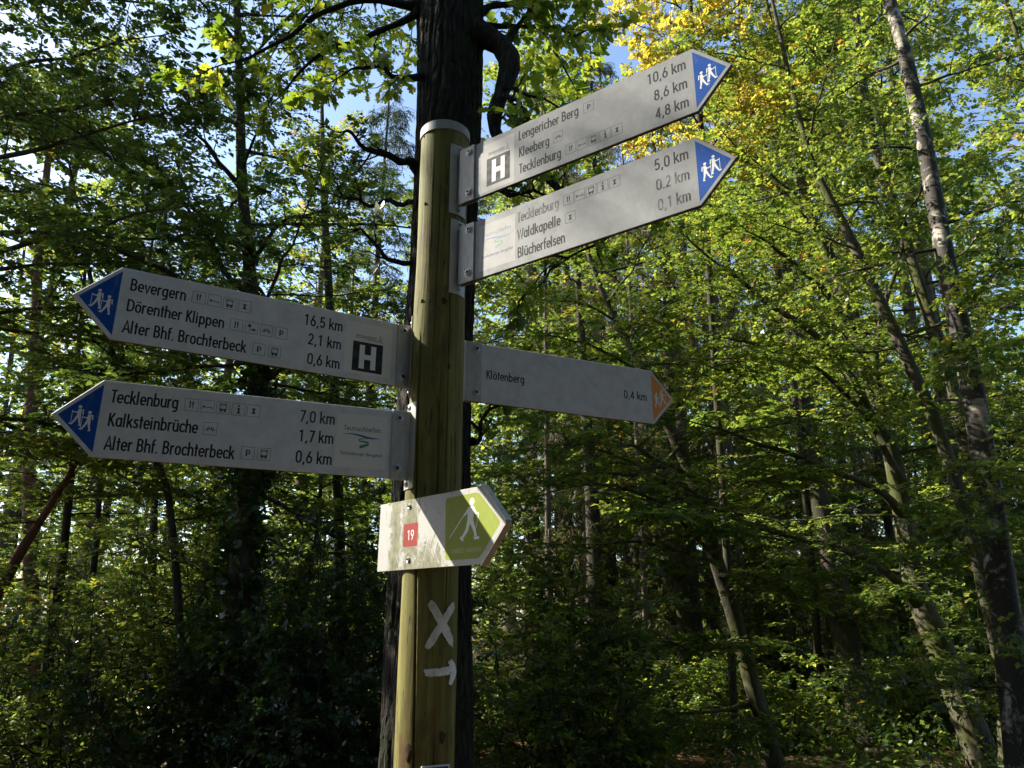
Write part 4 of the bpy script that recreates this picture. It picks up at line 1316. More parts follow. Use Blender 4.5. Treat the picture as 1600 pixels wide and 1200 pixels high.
# ------------------------------------------------------------------ ground
def build_ground():
    m, nt, b = mat('leaf_litter', 0.95, spec=0.15)
    v = mapped(nt, (1, 1, 1))
    n1 = noise(nt, v, 9, 8, 0.72)
    n2 = noise(nt, v, 0.35, 4, 0.6)
    r1 = ramp(nt, [(0.3, (0.045, 0.026, 0.014)), (0.5, (0.085, 0.045, 0.022)), (0.72, (0.15, 0.08, 0.04))], n1)
    f = ramp(nt, [(0.5, (0, 0, 0)), (0.66, (0.8,) * 3)], n2)
    nt.links.new(mix(nt, f.outputs[0], r1.outputs[0], (0.055, 0.075, 0.02)), b.inputs['Base Color'])
    bump(nt, b, n1, 0.9, 0.05)
    n = 121
    g = np.sign(np.linspace(-1, 1, n)) * np.abs(np.linspace(-1, 1, n)) ** 2.2 * 300
    X, Y = np.meshgrid(g, g + 8)
    rng = np.random.default_rng(1)
    Z = 0.06 * np.sin(X * 0.7 + 1) * np.cos(Y * 0.55) + 0.04 * np.sin(X * 1.9 + Y * 1.3)
    Z *= np.exp(-(X ** 2 + Y ** 2) / 60 ** 2)
    V = np.stack([X, Y, Z], -1).reshape(-1, 3)
    i = np.arange(n * n).reshape(n, n)
    F = np.stack([i[:-1, :-1], i[:-1, 1:], i[1:, 1:], i[1:, :-1]], -1).reshape(-1, 4)
    o = obj('ground', np_mesh('ground', V, [F], m, True))
    o['kind'] = 'structure'
build_ground()

# ------------------------------------------------------------------ the oak behind the post
oak_trunk, oak_r = px_trunk([(667, 1190), (668, 1000), (673, 800), (681, 600), (690, 450), (697, 300), (703, 150), (703, 0)], 4.15, 4.35,
                            7.0, [73, 68, 62, 56, 51, 49, 49, 51])
Y0 = 4.15
oak_limbs = [
 px_limb([(655, 9), (586, 3), (514, 11), (467, 47), (395, 76), (310, 117)], 4.25, 3.9, 0.030),
 px_limb([(655, 18), (595, 34), (561, 60), (501, 81), (467, 110), (433, 140), (404, 183)], 4.25, 4.5, 0.026),
 px_limb([(660, 118), (629, 123), (591, 110), (561, 102), (510, 132)], 4.15, 3.6, 0.024),
 px_limb([(655, 266), (629, 251), (586, 234), (548, 208), (508, 202)], 4.2, 3.8, 0.030),
 px_limb([(655, 330), (612, 317), (574, 317), (518, 304), (484, 283)], 4.2, 4.4, 0.020),
 px_limb([(655, 406), (612, 408), (586, 378), (527, 346)], 4.2, 4.0, 0.020),
 px_limb([(745, 55), (782, 66), (795, 95), (786, 130), (773, 165), (766, 205), (790, 232), (835, 255), (872, 285), (900, 330), (930, 385)], 4.25, 4.0, 0.075),
 px_limb([(780, 75), (800, 55), (815, 25), (850, -10)], 4.22, 4.4, 0.035),
 px_limb([(774, 160), (790, 150), (815, 160), (835, 190)], 4.18, 3.9, 0.022),
 px_limb([(735, 288), (770, 290), (799, 292), (830, 300), (860, 306), (900, 290)], 4.2, 4.0, 0.026),
 px_limb([(900, 335), (960, 365), (913, 392), (876, 410), (832, 447), (812, 482)], 4.05, 4.3, 0.012),
 px_limb([(738, 690), (748, 665), (765, 640), (800, 615)], 4.2, 4.3, 0.016),
 px_limb([(745, 20), (800, 0), (880, -30)], 4.3, 4.6, 0.03),
 px_limb([(745, 40), (830, 40), (900, 60), (960, 40)], 4.3, 5.0, 0.022),
]
oak_fol = dict(sub=(7, 0.25, 0.12, 0.26), twig=(6, 0.15, 0.08, 0.20), nl=8, leaf=(0.064, 0.043), shape='lobed', flat=0.35, lift=0.06, bend=-0.03,
               tint=(0.25, 0.62), odd=0.0, droop=0.25)
thin = dict(oak_fol, keep=0.5, sub_r=0.014)
bare = dict(oak_fol, keep=0.05, sub=(6, 0.3, 0.08, 0.24), sub_r=0.011)
oak_high = crown_limbs(oak_trunk, np.random.default_rng(77), 24, 7.2, 12.5, lambda u: 4.0 - 1.2 * u, (8, 40), None, 0.06, -0.04)
oak_top = dict(oak_fol, sub=(10, 0.15, 0.3, 0.28), twig=(7, 0.1, 0.15, 0.22), nl=7, leaf=(0.11, 0.075), shape='kite', tint=(0.3, 0.7))
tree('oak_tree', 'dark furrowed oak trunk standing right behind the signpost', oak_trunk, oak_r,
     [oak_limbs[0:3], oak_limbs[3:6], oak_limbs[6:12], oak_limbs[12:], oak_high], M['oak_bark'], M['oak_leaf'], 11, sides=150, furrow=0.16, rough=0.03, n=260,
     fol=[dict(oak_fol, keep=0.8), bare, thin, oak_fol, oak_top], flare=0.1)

# ------------------------------------------------------------------ broadleaf crowns
BEECH = dict(sub=(11, 0.12, 0.24, 0.30), twig=(9, 0.06, 0.15, 0.21), nl=12, leaf=(0.047, 0.031), flat=0.82, lift=0.03, bend=-0.07, tint=(0.28, 0.68), odd=0.004)
def B(**k):
    d = dict(BEECH); d.update(k); return d

def hero(name, label, pts, y0, y1, r, bark_m, leaf_m, seed, crowns, top=3.0, group=None, sides=18, rough=0.07, n=60):
    tr, rr = px_trunk(pts, y0, y1, top, r)
    rng = np.random.default_rng(seed + 500)
    sets, fol = [], []
    for c in crowns:
        if 'path' in c:
            sets.append(c['path'])
        else:
            sets.append(crown_limbs(tr, rng, c['n'], c['z'][0], min(c['z'][1], tr[:, 2].max()), c['len'], c.get('elev', (5, 40)), c.get('az'), c.get('r', 0.02), c.get('sag', -0.06)))
        fol.append(c.get('fol', BEECH))
    return tree(name, label, tr, rr, sets, bark_m, leaf_m, seed, sides=sides, rough=rough, fol=fol, group=group, n=n)

def ivy(root, trunk, radii, z0, z1, n, seed):
    rng = np.random.default_rng(seed)
    T = np.asarray(trunk, float)
    z = z0 + (z1 - z0) * rng.random(n) ** 1.2
    a = rng.uniform(0, 6.283, n)
    c = np.stack([np.interp(z, T[:, 2], T[:, 0]), np.interp(z, T[:, 2], T[:, 1]), z], 1)
    r = np.interp(z, T[:, 2], radii) * rng.uniform(1.0, 1.2, n) + rng.uniform(0.0, 0.04, n)
    out = np.stack([np.cos(a), np.sin(a), np.zeros(n)], 1)
    p = c + out * r[:, None]
    d = unit(out * 0.5 + np.array([0, 0, 1.0]) + rng.normal(0, 0.5, (n, 3))) * rng.uniform(0.07, 0.16, (n, 1))
    P = np.stack([p, p + d * 0.5, p + d], 1)
    V, F = leaves(P, None, rng, 5, 0.06, 0.052, 0.2, 0.4, 60, 'oval')
    put(root, T[0], 'ivy', V, F, M['dark_leaf'], False, tints(rng, n, 5, 8, 0.1, 0.7))

# right half, from the right edge inwards
hero('birch_tree', 'white and black birch trunk leaning at the right edge of the clearing',
     [(1600, 1210), (1585, 1060), (1565, 920), (1545, 760), (1510, 560), (1490, 470), (1460, 310), (1440, 200), (1410, 70), (1390, 0)], 6.4, 6.8,
     [24, 22, 20, 18, 16, 15, 13, 12, 10, 9], M['birch_bark'], M['beech_leaf'], 21,
     [dict(n=12, z=(5.0, 10.5), len=lambda u: 1.7, elev=(0, 35), r=0.016, fol=B(leaf=(0.05, 0.036), flat=0.5, tint=(0.35, 0.72), nl=8)),
      dict(n=8, z=(0.8, 5.0), len=lambda u: 1.1, elev=(-5, 20), az=(-130, 70), r=0.009, fol=B(leaf=(0.046, 0.034), flat=0.5, tint=(0.28, 0.72)))], sides=28)
hero('beech_tree', 'slender grey beech stem leaning left just beside the birch',
     [(1598, 1200), (1562, 1016), (1530, 882), (1492, 747), (1455, 640), (1414, 554), (1373, 466), (1321, 356), (1268, 257), (1240, 150)], 7.4, 7.6,
     [13, 12, 11, 10, 9.5, 9, 8, 7, 5, 4], M['beech_bark'], M['beech_leaf'], 22,
     [dict(n=14, z=(3.2, 9.5), len=lambda u: 2.2 - 0.9 * u, elev=(-2, 35), r=0.016, fol=B())])
hero('beech_tree', 'thin pale beech stem rising between the birch and its leaning neighbour',
     [(1575, 1200), (1565, 1000), (1530, 800), (1501, 659), (1484, 583), (1443, 466), (1408, 350), (1373, 257), (1350, 146), (1340, 40)], 8.4, 8.8,
     [12, 11, 10, 10, 9, 9, 8, 7, 6, 5], M['beech_bark'], M['beech_leaf'], 23,
     [dict(n=14, z=(4.0, 11.0), len=lambda u: 2.4 - 0.9 * u, elev=(0, 38), r=0.017, fol=B(tint=(0.35, 0.72)))])
hero('beech_tree', 'stout mossy beech with a sunlit fork at the lower right',
     [(1541, 1200), (1492, 1070), (1455, 973), (1433, 941), (1412, 801), (1385, 667), (1332, 513), (1309, 432), (1262, 327), (1235, 200)], 9.0, 9.4,
     [23, 21, 20, 18, 15, 12, 10, 9, 8, 6], M['beech_bark'], M['beech_leaf'], 24,
     [dict(path=[px_limb([(1385, 690), (1315, 554), (1250, 505), (1192, 472), (1110, 400), (1047, 344)], 8.6, 6.8, 0.06),
                 px_limb([(1332, 513), (1291, 455), (1220, 395), (1146, 344)], 8.8, 7.4, 0.05),
                 px_limb([(1410, 800), (1385, 769), (1224, 704), (1116, 667), (1041, 640)], 8.8, 6.8, 0.045),
                 px_limb([(1433, 941), (1347, 860), (1213, 833), (1138, 801), (1041, 737), (869, 683)], 8.8, 6.6, 0.05),
                 px_limb([(1412, 760), (1330, 620), (1262, 560), (1180, 530), (1090, 520)], 8.8, 7.4, 0.045),
                 px_limb([(1385, 667), (1360, 560), (1400, 430), (1420, 300), (1460, 180)], 9.0, 8.4, 0.05),
                 px_limb([(1332, 513), (1300, 400), (1220, 290), (1160, 260)], 9.0, 8.0, 0.04)], fol=B(sub=(13, 0.1, 0.3, 0.24), keep=0.6)),
      dict(n=16, z=(3.0, 11.5), len=lambda u: 2.7 - u, elev=(0, 35), r=0.022, fol=B()),
      dict(n=9, z=(0.8, 4.2), len=lambda u: 1.5, elev=(-5, 15), az=(-100, 75), r=0.010, fol=B(tint=(0.28, 0.72)))], sides=24)
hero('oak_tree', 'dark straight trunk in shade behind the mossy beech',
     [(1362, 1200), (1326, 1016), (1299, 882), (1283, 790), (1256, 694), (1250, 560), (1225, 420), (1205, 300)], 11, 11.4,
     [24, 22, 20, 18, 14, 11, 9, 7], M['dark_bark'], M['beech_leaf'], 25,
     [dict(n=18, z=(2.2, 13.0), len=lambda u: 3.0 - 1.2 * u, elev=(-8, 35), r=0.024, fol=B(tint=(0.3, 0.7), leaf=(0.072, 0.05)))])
hero('beech_tree', 'leaning young beech with a mossy lit trunk and long level branches',
     [(1213, 1200), (1175, 1070), (1148, 962), (1116, 866), (1084, 747), (1041, 656), (1010, 590), (960, 500), (930, 430)], 8.0, 8.2,
     [15, 13, 12, 11, 10, 8.5, 7, 5, 4], M['beech_bark'], M['beech_leaf'], 26,
     [dict(path=[px_limb([(1148, 1000), (1120, 1010), (1073, 1011), (976, 992), (917, 984)], 8.0, 7.0, 0.022),
                 px_limb([(1170, 1100), (1120, 1112), (1062, 1113), (955, 1150), (900, 1170)], 8.0, 7.4, 0.020),
                 px_limb([(1125, 900), (1165, 890), (1230, 925), (1300, 930)], 8.0, 7.4, 0.020),
                 px_limb([(1116, 866), (1050, 800), (990, 760), (900, 760), (780, 790)], 8.0, 6.4, 0.022),
                 px_limb([(1084, 747), (1000, 700), (920, 690), (800, 700)], 8.0, 6.2, 0.022),
                 px_limb([(1041, 656), (960, 620), (880, 640), (780, 660)], 8.1, 6.6, 0.018),
                 px_limb([(1010, 590), (930, 540), (850, 520), (760, 530)], 8.1, 6.8, 0.018),
                 px_limb([(960, 500), (900, 470), (830, 470), (760, 450)], 8.2, 7.4, 0.014),
                 px_limb([(1060, 700), (1000, 745), (920, 740), (840, 745), (770, 740)], 8.0, 6.8, 0.018),
                 px_limb([(1030, 630), (960, 580), (900, 585), (820, 590), (760, 600)], 8.1, 7.2, 0.016),
                 px_limb([(1125, 880), (1060, 860), (980, 850), (880, 850), (800, 870)], 8.0, 6.8, 0.018),
                 px_limb([(1100, 810), (1150, 760), (1210, 740), (1280, 745)], 8.0, 7.2, 0.016),
                 px_limb([(1041, 656), (1090, 590), (1150, 560), (1220, 560)], 8.1, 7.4, 0.016)], fol=B(sub=(14, 0.12, 0.28, 0.24), keep=0.9, tint=(0.3, 0.72))),
      dict(n=7, z=(2.6, 5.8), len=lambda u: 1.9, elev=(-5, 20), az=(-60, 60), r=0.016, fol=B()),
      dict(n=8, z=(0.7, 4.4), len=lambda u: 1.2, elev=(-5, 15), az=(-100, 80), r=0.009, fol=B(tint=(0.28, 0.72)))])
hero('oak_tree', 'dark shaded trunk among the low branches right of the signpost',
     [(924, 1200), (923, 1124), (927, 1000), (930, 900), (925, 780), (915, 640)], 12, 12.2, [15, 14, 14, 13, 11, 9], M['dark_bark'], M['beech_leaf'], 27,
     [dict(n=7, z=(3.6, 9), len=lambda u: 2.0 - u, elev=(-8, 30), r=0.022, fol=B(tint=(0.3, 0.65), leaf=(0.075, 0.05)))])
# gold and red crowns at the upper right
hero('maple_tree', 'golden autumn tree above the tips of the right hand signs',
     [(1150, 1200), (1138, 900), (1112, 500), (1095, 200), (1085, 80)], 9.4, 9.0, [6, 6, 5, 5, 4], M['dark_bark'], M['gold_leaf'], 28,
     [dict(n=18, z=(7.9, 12.0), len=lambda u: 1.6 - u * 0.3, elev=(0, 40), r=0.014, fol=B(leaf=(0.052, 0.042), flat=0.4, tint=(0.0, 0.7), odd=0.02, nl=11))])
hero('rowan_tree', 'rowan with red autumn leaf clusters right of the blue arrow tips',
     [(1290, 1200), (1270, 900), (1230, 500), (1185, 260), (1170, 130)], 11.5, 10.5, [6, 6, 5, 5, 4], M['dark_bark'], M['rowan_leaf'], 29,
     [dict(n=13, z=(6.4, 10.6), len=lambda u: 1.25 - u * 0.2, elev=(5, 40), r=0.012, fol=B(leaf=(0.062, 0.032), flat=0.35, tint=(0.15, 0.62), sub=(7, 0.2, 0.2, 0.3), twig=(5, 0.1, 0.12, 0.2)))])

# left half
ivy_root = hero('ivy_tree', 'dark forked tree wrapped in ivy left of the signpost',
     [(385, 1200), (368, 1060), (372, 900), (392, 740), (405, 600), (398, 500), (388, 400), (378, 290), (374, 130), (370, 0)], 6.6, 6.8,
     [21, 19, 17, 16, 15, 12, 9, 8, 6, 5], M['dark_bark'], M['beech_leaf'], 31,
     [dict(path=[px_limb([(400, 480), (360, 430), (306, 340), (270, 290), (242, 251)], 6.7, 6.0, 0.035),
                 px_limb([(398, 540), (340, 470), (250, 420), (150, 380), (60, 350)], 6.7, 5.4, 0.035),
                 px_limb([(390, 410), (440, 350), (500, 330), (560, 260)], 6.7, 6.4, 0.025),
                 px_limb([(405, 600), (470, 560), (540, 520), (620, 480)], 6.7, 6.2, 0.025),
                 px_limb([(380, 300), (320, 220), (250, 170), (150, 130)], 6.8, 5.8, 0.026)], fol=B(sub=(13, 0.15, 0.3, 0.24), tint=(0.05, 0.45))),
      dict(n=20, z=(2.6, 9.2), len=lambda u: 2.5 - 0.7 * u, elev=(-5, 30), r=0.02, fol=B(tint=(0.05, 0.5)))], sides=24)
_t, _r = px_trunk([(385, 1200), (368, 1060), (372, 900), (392, 740), (405, 600), (398, 500), (388, 400), (378, 290), (374, 130), (370, 0)], 6.6, 6.8, 3.0, [21, 19, 17, 16, 15, 12, 9, 8, 6, 5])
ivy(ivy_root, _t, _r, 0.1, 4.0, 700, 55)
hero('beech_tree', 'broad dark green beech overhanging the upper left corner',
     [(-260, 1200), (-230, 800), (-190, 400), (-170, 100)], 6.0, 6.0, [26, 24, 20, 16], M['beech_bark'], M['beech_leaf'], 32,
     [dict(n=23, z=(3.2, 8.5), len=lambda u: 3.3 - 0.5 * u, elev=(0, 22), az=(22, 42), r=0.03, fol=B(sub=(13, 0.15, 0.28, 0.22), tint=(0.0, 0.4), leaf=(0.052, 0.036), shape='oval', sub_ang=55, nl=11)),
      dict(path=[(np.array([[-5.55, 6.0, 5.9], [-5.6, 4.6, 6.6], [-5.65, 3.6, 6.9], [-5.6, 2.7, 6.95]]), 0.03)], fol=B(sub=(11, 0.3, 0.22, 0.12), twig=(6, 0.1, 0.1, 0.16), nl=8, flat=0.6))])  # limb added out of view so its leaves dapple the two upper arms
hero('pine_tree', 'reddish brown pine trunk at the far left edge',
     [(60, 1200), (50, 980), (46, 830), (46, 690), (52, 560), (60, 400)], 10.5, 10.6, [12, 11, 10, 9, 8, 7], M['pine_bark'], M['needle'], 33,
     [dict(n=8, z=(9, 13), len=lambda u: 1.6, elev=(5, 40), r=0.02, fol=B(leaf=(0.10, 0.012), shape='strip', flat=0.2, nl=14, tint=(0.1, 0.5), odd=0))])
hero('pine_tree', 'leaning reddish stem crossing low at the left edge',
     [(-60, 990), (0, 925), (28, 868), (62, 815), (110, 740), (150, 660)], 7.6, 7.4, [10, 9, 8, 6, 4, 3], M['pine_bark'], M['beech_leaf'], 34,
     [dict(n=12, z=(2.5, 4.2), len=lambda u: 0.9, elev=(0, 30), r=0.01, fol=B(tint=(0.3, 0.7)))], top=1.5)
for i, (label, pts, y, r) in enumerate([
    ('thin dark sapling in the lower left thicket, nearest the frame edge', [(52, 1200), (75, 1033), (96, 887), (112, 740), (118, 600)], 7.8, [8, 8, 7, 5, 4]),
    ('thin sapling standing under the tip of the lower left sign', [(122, 1200), (128, 1000), (150, 860), (158, 700), (160, 560)], 9.0, [6, 6, 5, 4, 3]),
    ('sapling under the middle of the lower left sign', [(232, 1200), (236, 1000), (240, 820), (246, 640), (250, 480)], 9.6, [7, 6, 6, 5, 4]),
    ('crooked sapling rising just left of the ivy tree', [(300, 1200), (285, 1050), (275, 880), (262, 760), (200, 620), (150, 480)], 7.2, [6, 6, 6, 5, 5, 4]),
    ('slim dark stem between the ivy tree and the signpost', [(540, 1200), (535, 1000), (530, 800), (522, 600), (512, 420), (505, 300)], 8.6, [9, 9, 8, 7, 6, 5])]):
    hero('sapling', label, pts, y, y + 0.2, r, M['dark_bark'], M['beech_leaf'], 40 + i,
         [dict(n=13, z=(1.2, 6.5), len=lambda u: 1.6 - 0.5 * u, elev=(0, 35), r=0.010, fol=B(tint=(0.25, 0.75), sub=(7, 0.15, 0.2, 0.3), twig=(6, 0.08, 0.12, 0.2)))], top=2.0, group='saplings in the left thicket')

# ------------------------------------------------------------------ shrubs and low growth
def shrub(name, label, x, y, h, w, n, seed, leaf_m, fol, group=None):
    rng = np.random.default_rng(seed)
    base = np.array([x, y, -0.05])
    root = thing(name, label, 'shrub', tuple(base), 0, group)
    limbs = []
    for i in range(n):
        a = rng.uniform(0, 6.283); q = math.sqrt(rng.uniform(0.02, 1)); hh = h * rng.uniform(0.55, 1.05) * (1 - 0.25 * q)
        end = base + np.array([math.cos(a) * w * q, math.sin(a) * w * q, hh])
        s = np.linspace(0, 1, 6)[:, None]
        st = base + np.array([math.cos(a), math.sin(a), 0]) * 0.12
        bow = np.array([math.cos(a), math.sin(a), 0]) * 0.25 * w * np.sin(s * math.pi)
        limbs.append((st + (end - st) * s + bow * (1 - s) - np.array([0, 0, 0.15 * hh]) * (s ** 2) * q, 0.012))
    b, l = foliage(limbs, rng, **fol)
    put(root, base, 'stems', b[0], b[1], M['dark_bark'], True)
    put(root, base, 'foliage', l[0], l[1], leaf_m, False, l[2])
    return root
HOLLY = dict(sub=(11, 0.2, 0.18, 0.22), twig=(8, 0.1, 0.10, 0.22), nl=10, leaf=(0.046, 0.026), flat=0.35, lift=0.1, bend=-0.05, tint=(0.1, 0.7), odd=0.0, droop=0.1)
HAZEL = dict(sub=(10, 0.2, 0.2, 0.26), twig=(7, 0.1, 0.12, 0.22), nl=9, leaf=(0.052, 0.036), flat=0.7, lift=0.05, bend=-0.08, tint=(0.25, 0.75), odd=0.01)
for i, (lab, x, y, h, w, n, kind) in enumerate([
    ('dark holly bush at the foot of the ivy tree', -2.5, 6.4, 2.2, 1.1, 18, 'holly'),
    ('dense dark holly between the ivy tree and the oak trunk', -1.35, 6.6, 2.7, 1.0, 20, 'holly'),
    ('loose hazel in the lower left under the sign tip', -3.7, 7.0, 2.6, 1.2, 16, 'hazel'),
    ('leafy hazel bush at the bottom left corner', -5.2, 8.0, 2.8, 1.4, 18, 'hazel'),
    ('light hazel just left of the holly', -3.1, 8.2, 3.2, 1.2, 16, 'hazel'),
    ('tall hazel behind the left hand saplings', -4.6, 10.4, 4.2, 2.0, 28, 'hazel'),
    ('tall hazel with pale leaves left of the ivy tree', -3.0, 9.4, 4.4, 1.8, 26, 'hazel'),
    ('dark leafy bush right beside the oak trunk', 0.55, 6.6, 2.7, 1.0, 20, 'hazel'),
    ('low bright bush at the bottom of the picture right of the post', 1.1, 8.8, 1.5, 1.2, 18, 'hazel'),
    ('green understorey bush below the leaning young beech', 3.6, 10.5, 1.6, 1.3, 18, 'hazel'),
    ('green bush at the lower right between the stout beech and the birch', 6.2, 10.6, 2.9, 1.6, 24, 'hazel'),
    ('shaded bush behind the dark straight trunk', 5.0, 13.5, 2.6, 1.7, 22, 'hazel')]):
    shrub('holly_bush' if kind == 'holly' else 'hazel_bush', lab, x, y, h, w, n, 60 + i, M['dark_leaf'] if kind == 'holly' else M['beech_leaf'], HOLLY if kind == 'holly' else HAZEL)

# ------------------------------------------------------------------ spruces deeper in the wood: one built, the rest copied with their parts
def spruce(name, label, loc, h, seed, dead, group):
    rng = np.random.default_rng(seed)
    tr = np.array([[0, 0, -0.1], [0.05, 0, h * 0.3], [0.0, 0.05, h * 0.65], [0, 0, h]], float)
    root = thing(name, label, 'tree', loc, 0, group)
    V, F = trunk_mesh(tr, [0.15, 0.12, 0.08, 0.02], rng, 12, 30, 0.04)
    put(root, np.zeros(3), 'trunk', V, F, M['dead_bark'] if dead else M['dark_bark'], True)
    limbs = crown_limbs(tr, rng, 60 if not dead else 46, 1.4 if dead else 3.0, h * 0.97, lambda u: 2.0 - 1.5 * u, (-12, 15), None, 0.018, -0.12)
    fol = dict(sub=(9, 0.12, 0.25, 0.22), twig=(7, 0.05, 0.16, 0.2), nl=7, leaf=(0.10, 0.018), shape='strip', flat=0.8, lift=-0.05, bend=-0.45,
               tint=(0.55, 0.9) if dead else (0.1, 0.6), odd=0.0, droop=0.3, hang=0.3, sub_r=0.006, twig_r=0.003, keep=0.35 if dead else 1.0)
    b, l = foliage(limbs, rng, **fol)
    put(root, np.zeros(3), 'branches', b[0], b[1], M['dead_bark'], True)
    put(root, np.zeros(3), 'needles', l[0], l[1], M['needle'], False, l[2])
    return root
SP = 'spruces deeper in the wood'
s_live = spruce('spruce_tree', 'green spruce with hanging branches deeper in the wood', (2.2, 17, 0), 17, 71, False, SP)
s_dead = spruce('spruce_tree', 'half bare spruce with brown hanging twigs deeper in the wood', (3.4, 14.5, 0), 15, 72, True, SP)
rs = np.random.default_rng(5)
for (x, y, dead) in [(1.2, 19, 0), (0.5, 22, 1), (3.2, 21, 0), (4.6, 19, 1), (6.2, 22, 0), (7.8, 19.5, 1), (9.6, 21, 0), (5.4, 25, 0), (2.4, 26, 1), (8.6, 26, 0), (11.5, 24, 1), (12.8, 20.5, 0),
                     (-1.4, 21, 0), (-4.0, 20, 0), (-6.4, 22, 1), (-9.2, 20, 0), (-12.0, 22, 0), (-2.8, 26, 1), (4.2, 16.2, 1)]:
    c = copy_tree(s_dead if dead else s_live)
    c.location = (x, y, 0); c.rotation_euler = (0, 0, rs.uniform(0, 6.28)); k = rs.uniform(0.8, 1.1); c.scale = (k, k, k)

# ------------------------------------------------------------------ broadleaf trees behind: three built, the rest copied
def back_tree(label, loc, h, seed, tint, spread=3.2):
    rng = np.random.default_rng(seed)
    tr = np.array([[0, 0, -0.1], [0.15, 0.1, h * 0.3], [0.1, -0.1, h * 0.6], [0.3, 0, h]], float)
    root = thing('beech_tree', label, 'tree', loc, 0, 'broadleaf trees in the background')
    V, F = trunk_mesh(tr, [0.2, 0.16, 0.11, 0.03], rng, 12, 30, 0.08)
    put(root, np.zeros(3), 'trunk', V, F, M['beech_bark'], True)
    limbs = crown_limbs(tr, rng, 36, 2.6, h * 0.97, lambda u: spread - spread * 0.55 * u, (-5, 45), None, 0.03, -0.07)
    b, l = foliage(limbs, rng, sub=(9, 0.15, 0.3, 0.27), twig=(6, 0.1, 0.2, 0.22), nl=7, leaf=(0.105, 0.075), flat=0.7, lift=0.03, bend=-0.08, tint=tint, odd=0.01)
    put(root, np.zeros(3), 'branches', b[0], b[1], M['beech_bark'], True)
    put(root, np.zeros(3), 'crown', l[0], l[1], M['beech_leaf'], False, l[2])
    return root
b1 = back_tree('leafy green beech in the background', (5.5, 17.5, 0), 17, 81, (0.35, 0.75))
b2 = back_tree('yellowing beech in the background', (9.5, 16.5, 0), 18, 82, (0.5, 0.88))
b3 = back_tree('deep green beech in the background', (-7.6, 18.5, 0), 13, 83, (0.1, 0.5))
for (x, y, k, src) in [(1.2, 16.5, 0.9, b1), (0.5, 14.2, 0.78, b1), (3.1, 13.8, 0.72, b2), (5.2, 12.6, 0.7, b1), (12.5, 14.5, 1.0, b1), (8.0, 13.2, 0.85, b1), (15.5, 18, 1.1, b2), (-1.8, 15.0, 0.62, b1), (-9.8, 17.5, 0.7, b3), (-4.2, 18.5, 0.65, b1),
                       (-13.5, 20, 1.1, b1), (3.0, 24, 1.1, b2), (10.5, 28, 1.2, b1), (17.5, 26, 1.2, b1), (-7.5, 27, 1.2, b2), (-16, 28, 1.2, b1), (0.0, 30, 1.2, b1)]:
    c = copy_tree(src)
    c.location = (x, y, 0); c.rotation_euler = (0, 0, rs.uniform(0, 6.28)); kk = k * rs.uniform(0.95, 1.08); c.scale = (kk, kk, kk)
# young beeches under the tall trees
def young_beech(loc, seed):
    rng = np.random.default_rng(seed)
    h = 6.0
    tr = np.array([[0, 0, -0.1], [0.1, 0.05, h * 0.3], [0.0, -0.1, h * 0.6], [0.2, 0, h]], float)
    root = thing('young_beech', 'young beech with level leafy sprays under the tall trees', 'tree', loc, 0, 'young beeches under the tall trees')
    V, F = trunk_mesh(tr, [0.05, 0.042, 0.03, 0.01], rng, 10, 24, 0.08)
    put(root, np.zeros(3), 'trunk', V, F, M['dark_bark'], True)
    limbs = crown_limbs(tr, rng, 26, 0.8, h * 0.97, lambda u: 2.4 - 1.5 * u, (-4, 35), None, 0.014, -0.07)
    b, l = foliage(limbs, rng, **B(sub=(10, 0.12, 0.24, 0.27), tint=(0.2, 0.7), leaf=(0.062, 0.042)))
    put(root, np.zeros(3), 'branches', b[0], b[1], M['dark_bark'], True)
    put(root, np.zeros(3), 'crown', l[0], l[1], M['beech_leaf'], False, l[2])
    return root
yb = young_beech((3.2, 15.4, 0), 91)
for (x, y, k) in [(0.3, 13.4, 0.7), (4.4, 12.2, 0.7), (6.6, 11.8, 0.7), (8.6, 12.4, 0.8), (1.6, 15.2, 0.9), (5.6, 15.5, 0.9), (-1.2, 10.4, 0.75), (-3.2, 12.6, 0.75), (-5.8, 12.8, 0.8), (-7.6, 11.6, 0.8), (-2.2, 8.3, 0.75), (10.8, 14.0, 1.1)]:
    c = copy_tree(yb)
    c.location = (x, y, 0); c.rotation_euler = (0, 0, rs.uniform(0, 6.28)); c.scale = (k, k, k)
# unseen dark yews added behind and beside the viewer to dim the signs
def yew(loc, seed, h=13):
    rng = np.random.default_rng(seed)
    tr = np.array([[0, 0, -0.1], [0.15, 0.1, h * 0.3], [0.1, -0.1, h * 0.6], [0.1, 0, h]], float)
    root = thing('shade_yew', 'unseen dark wide yew added on the near side to shade the clearing', 'tree', loc, 0, 'unseen dark yews added to shade the clearing')
    V, F = trunk_mesh(tr, [0.25, 0.2, 0.13, 0.03], rng, 12, 30, 0.1)
    put(root, np.zeros(3), 'trunk', V, F, M['dark_bark'], True)
    limbs = crown_limbs(tr, rng, 54, 0.8, h * 0.97, lambda u: 3.3 - 2.0 * u, (-5, 45), None, 0.03, -0.07)
    b, l = foliage(limbs, rng, sub=(9, 0.12, 0.3, 0.27), twig=(6, 0.1, 0.2, 0.22), nl=8, leaf=(0.13, 0.09), flat=0.4, lift=0.03, bend=-0.1, tint=(0.0, 0.4), odd=0.0)
    put(root, np.zeros(3), 'branches', b[0], b[1], M['dark_bark'], True)
    put(root, np.zeros(3), 'crown', l[0], l[1], M['dark_leaf'], False, l[2])
    return root
yw = yew((1.6, -4.4, 0), 95)
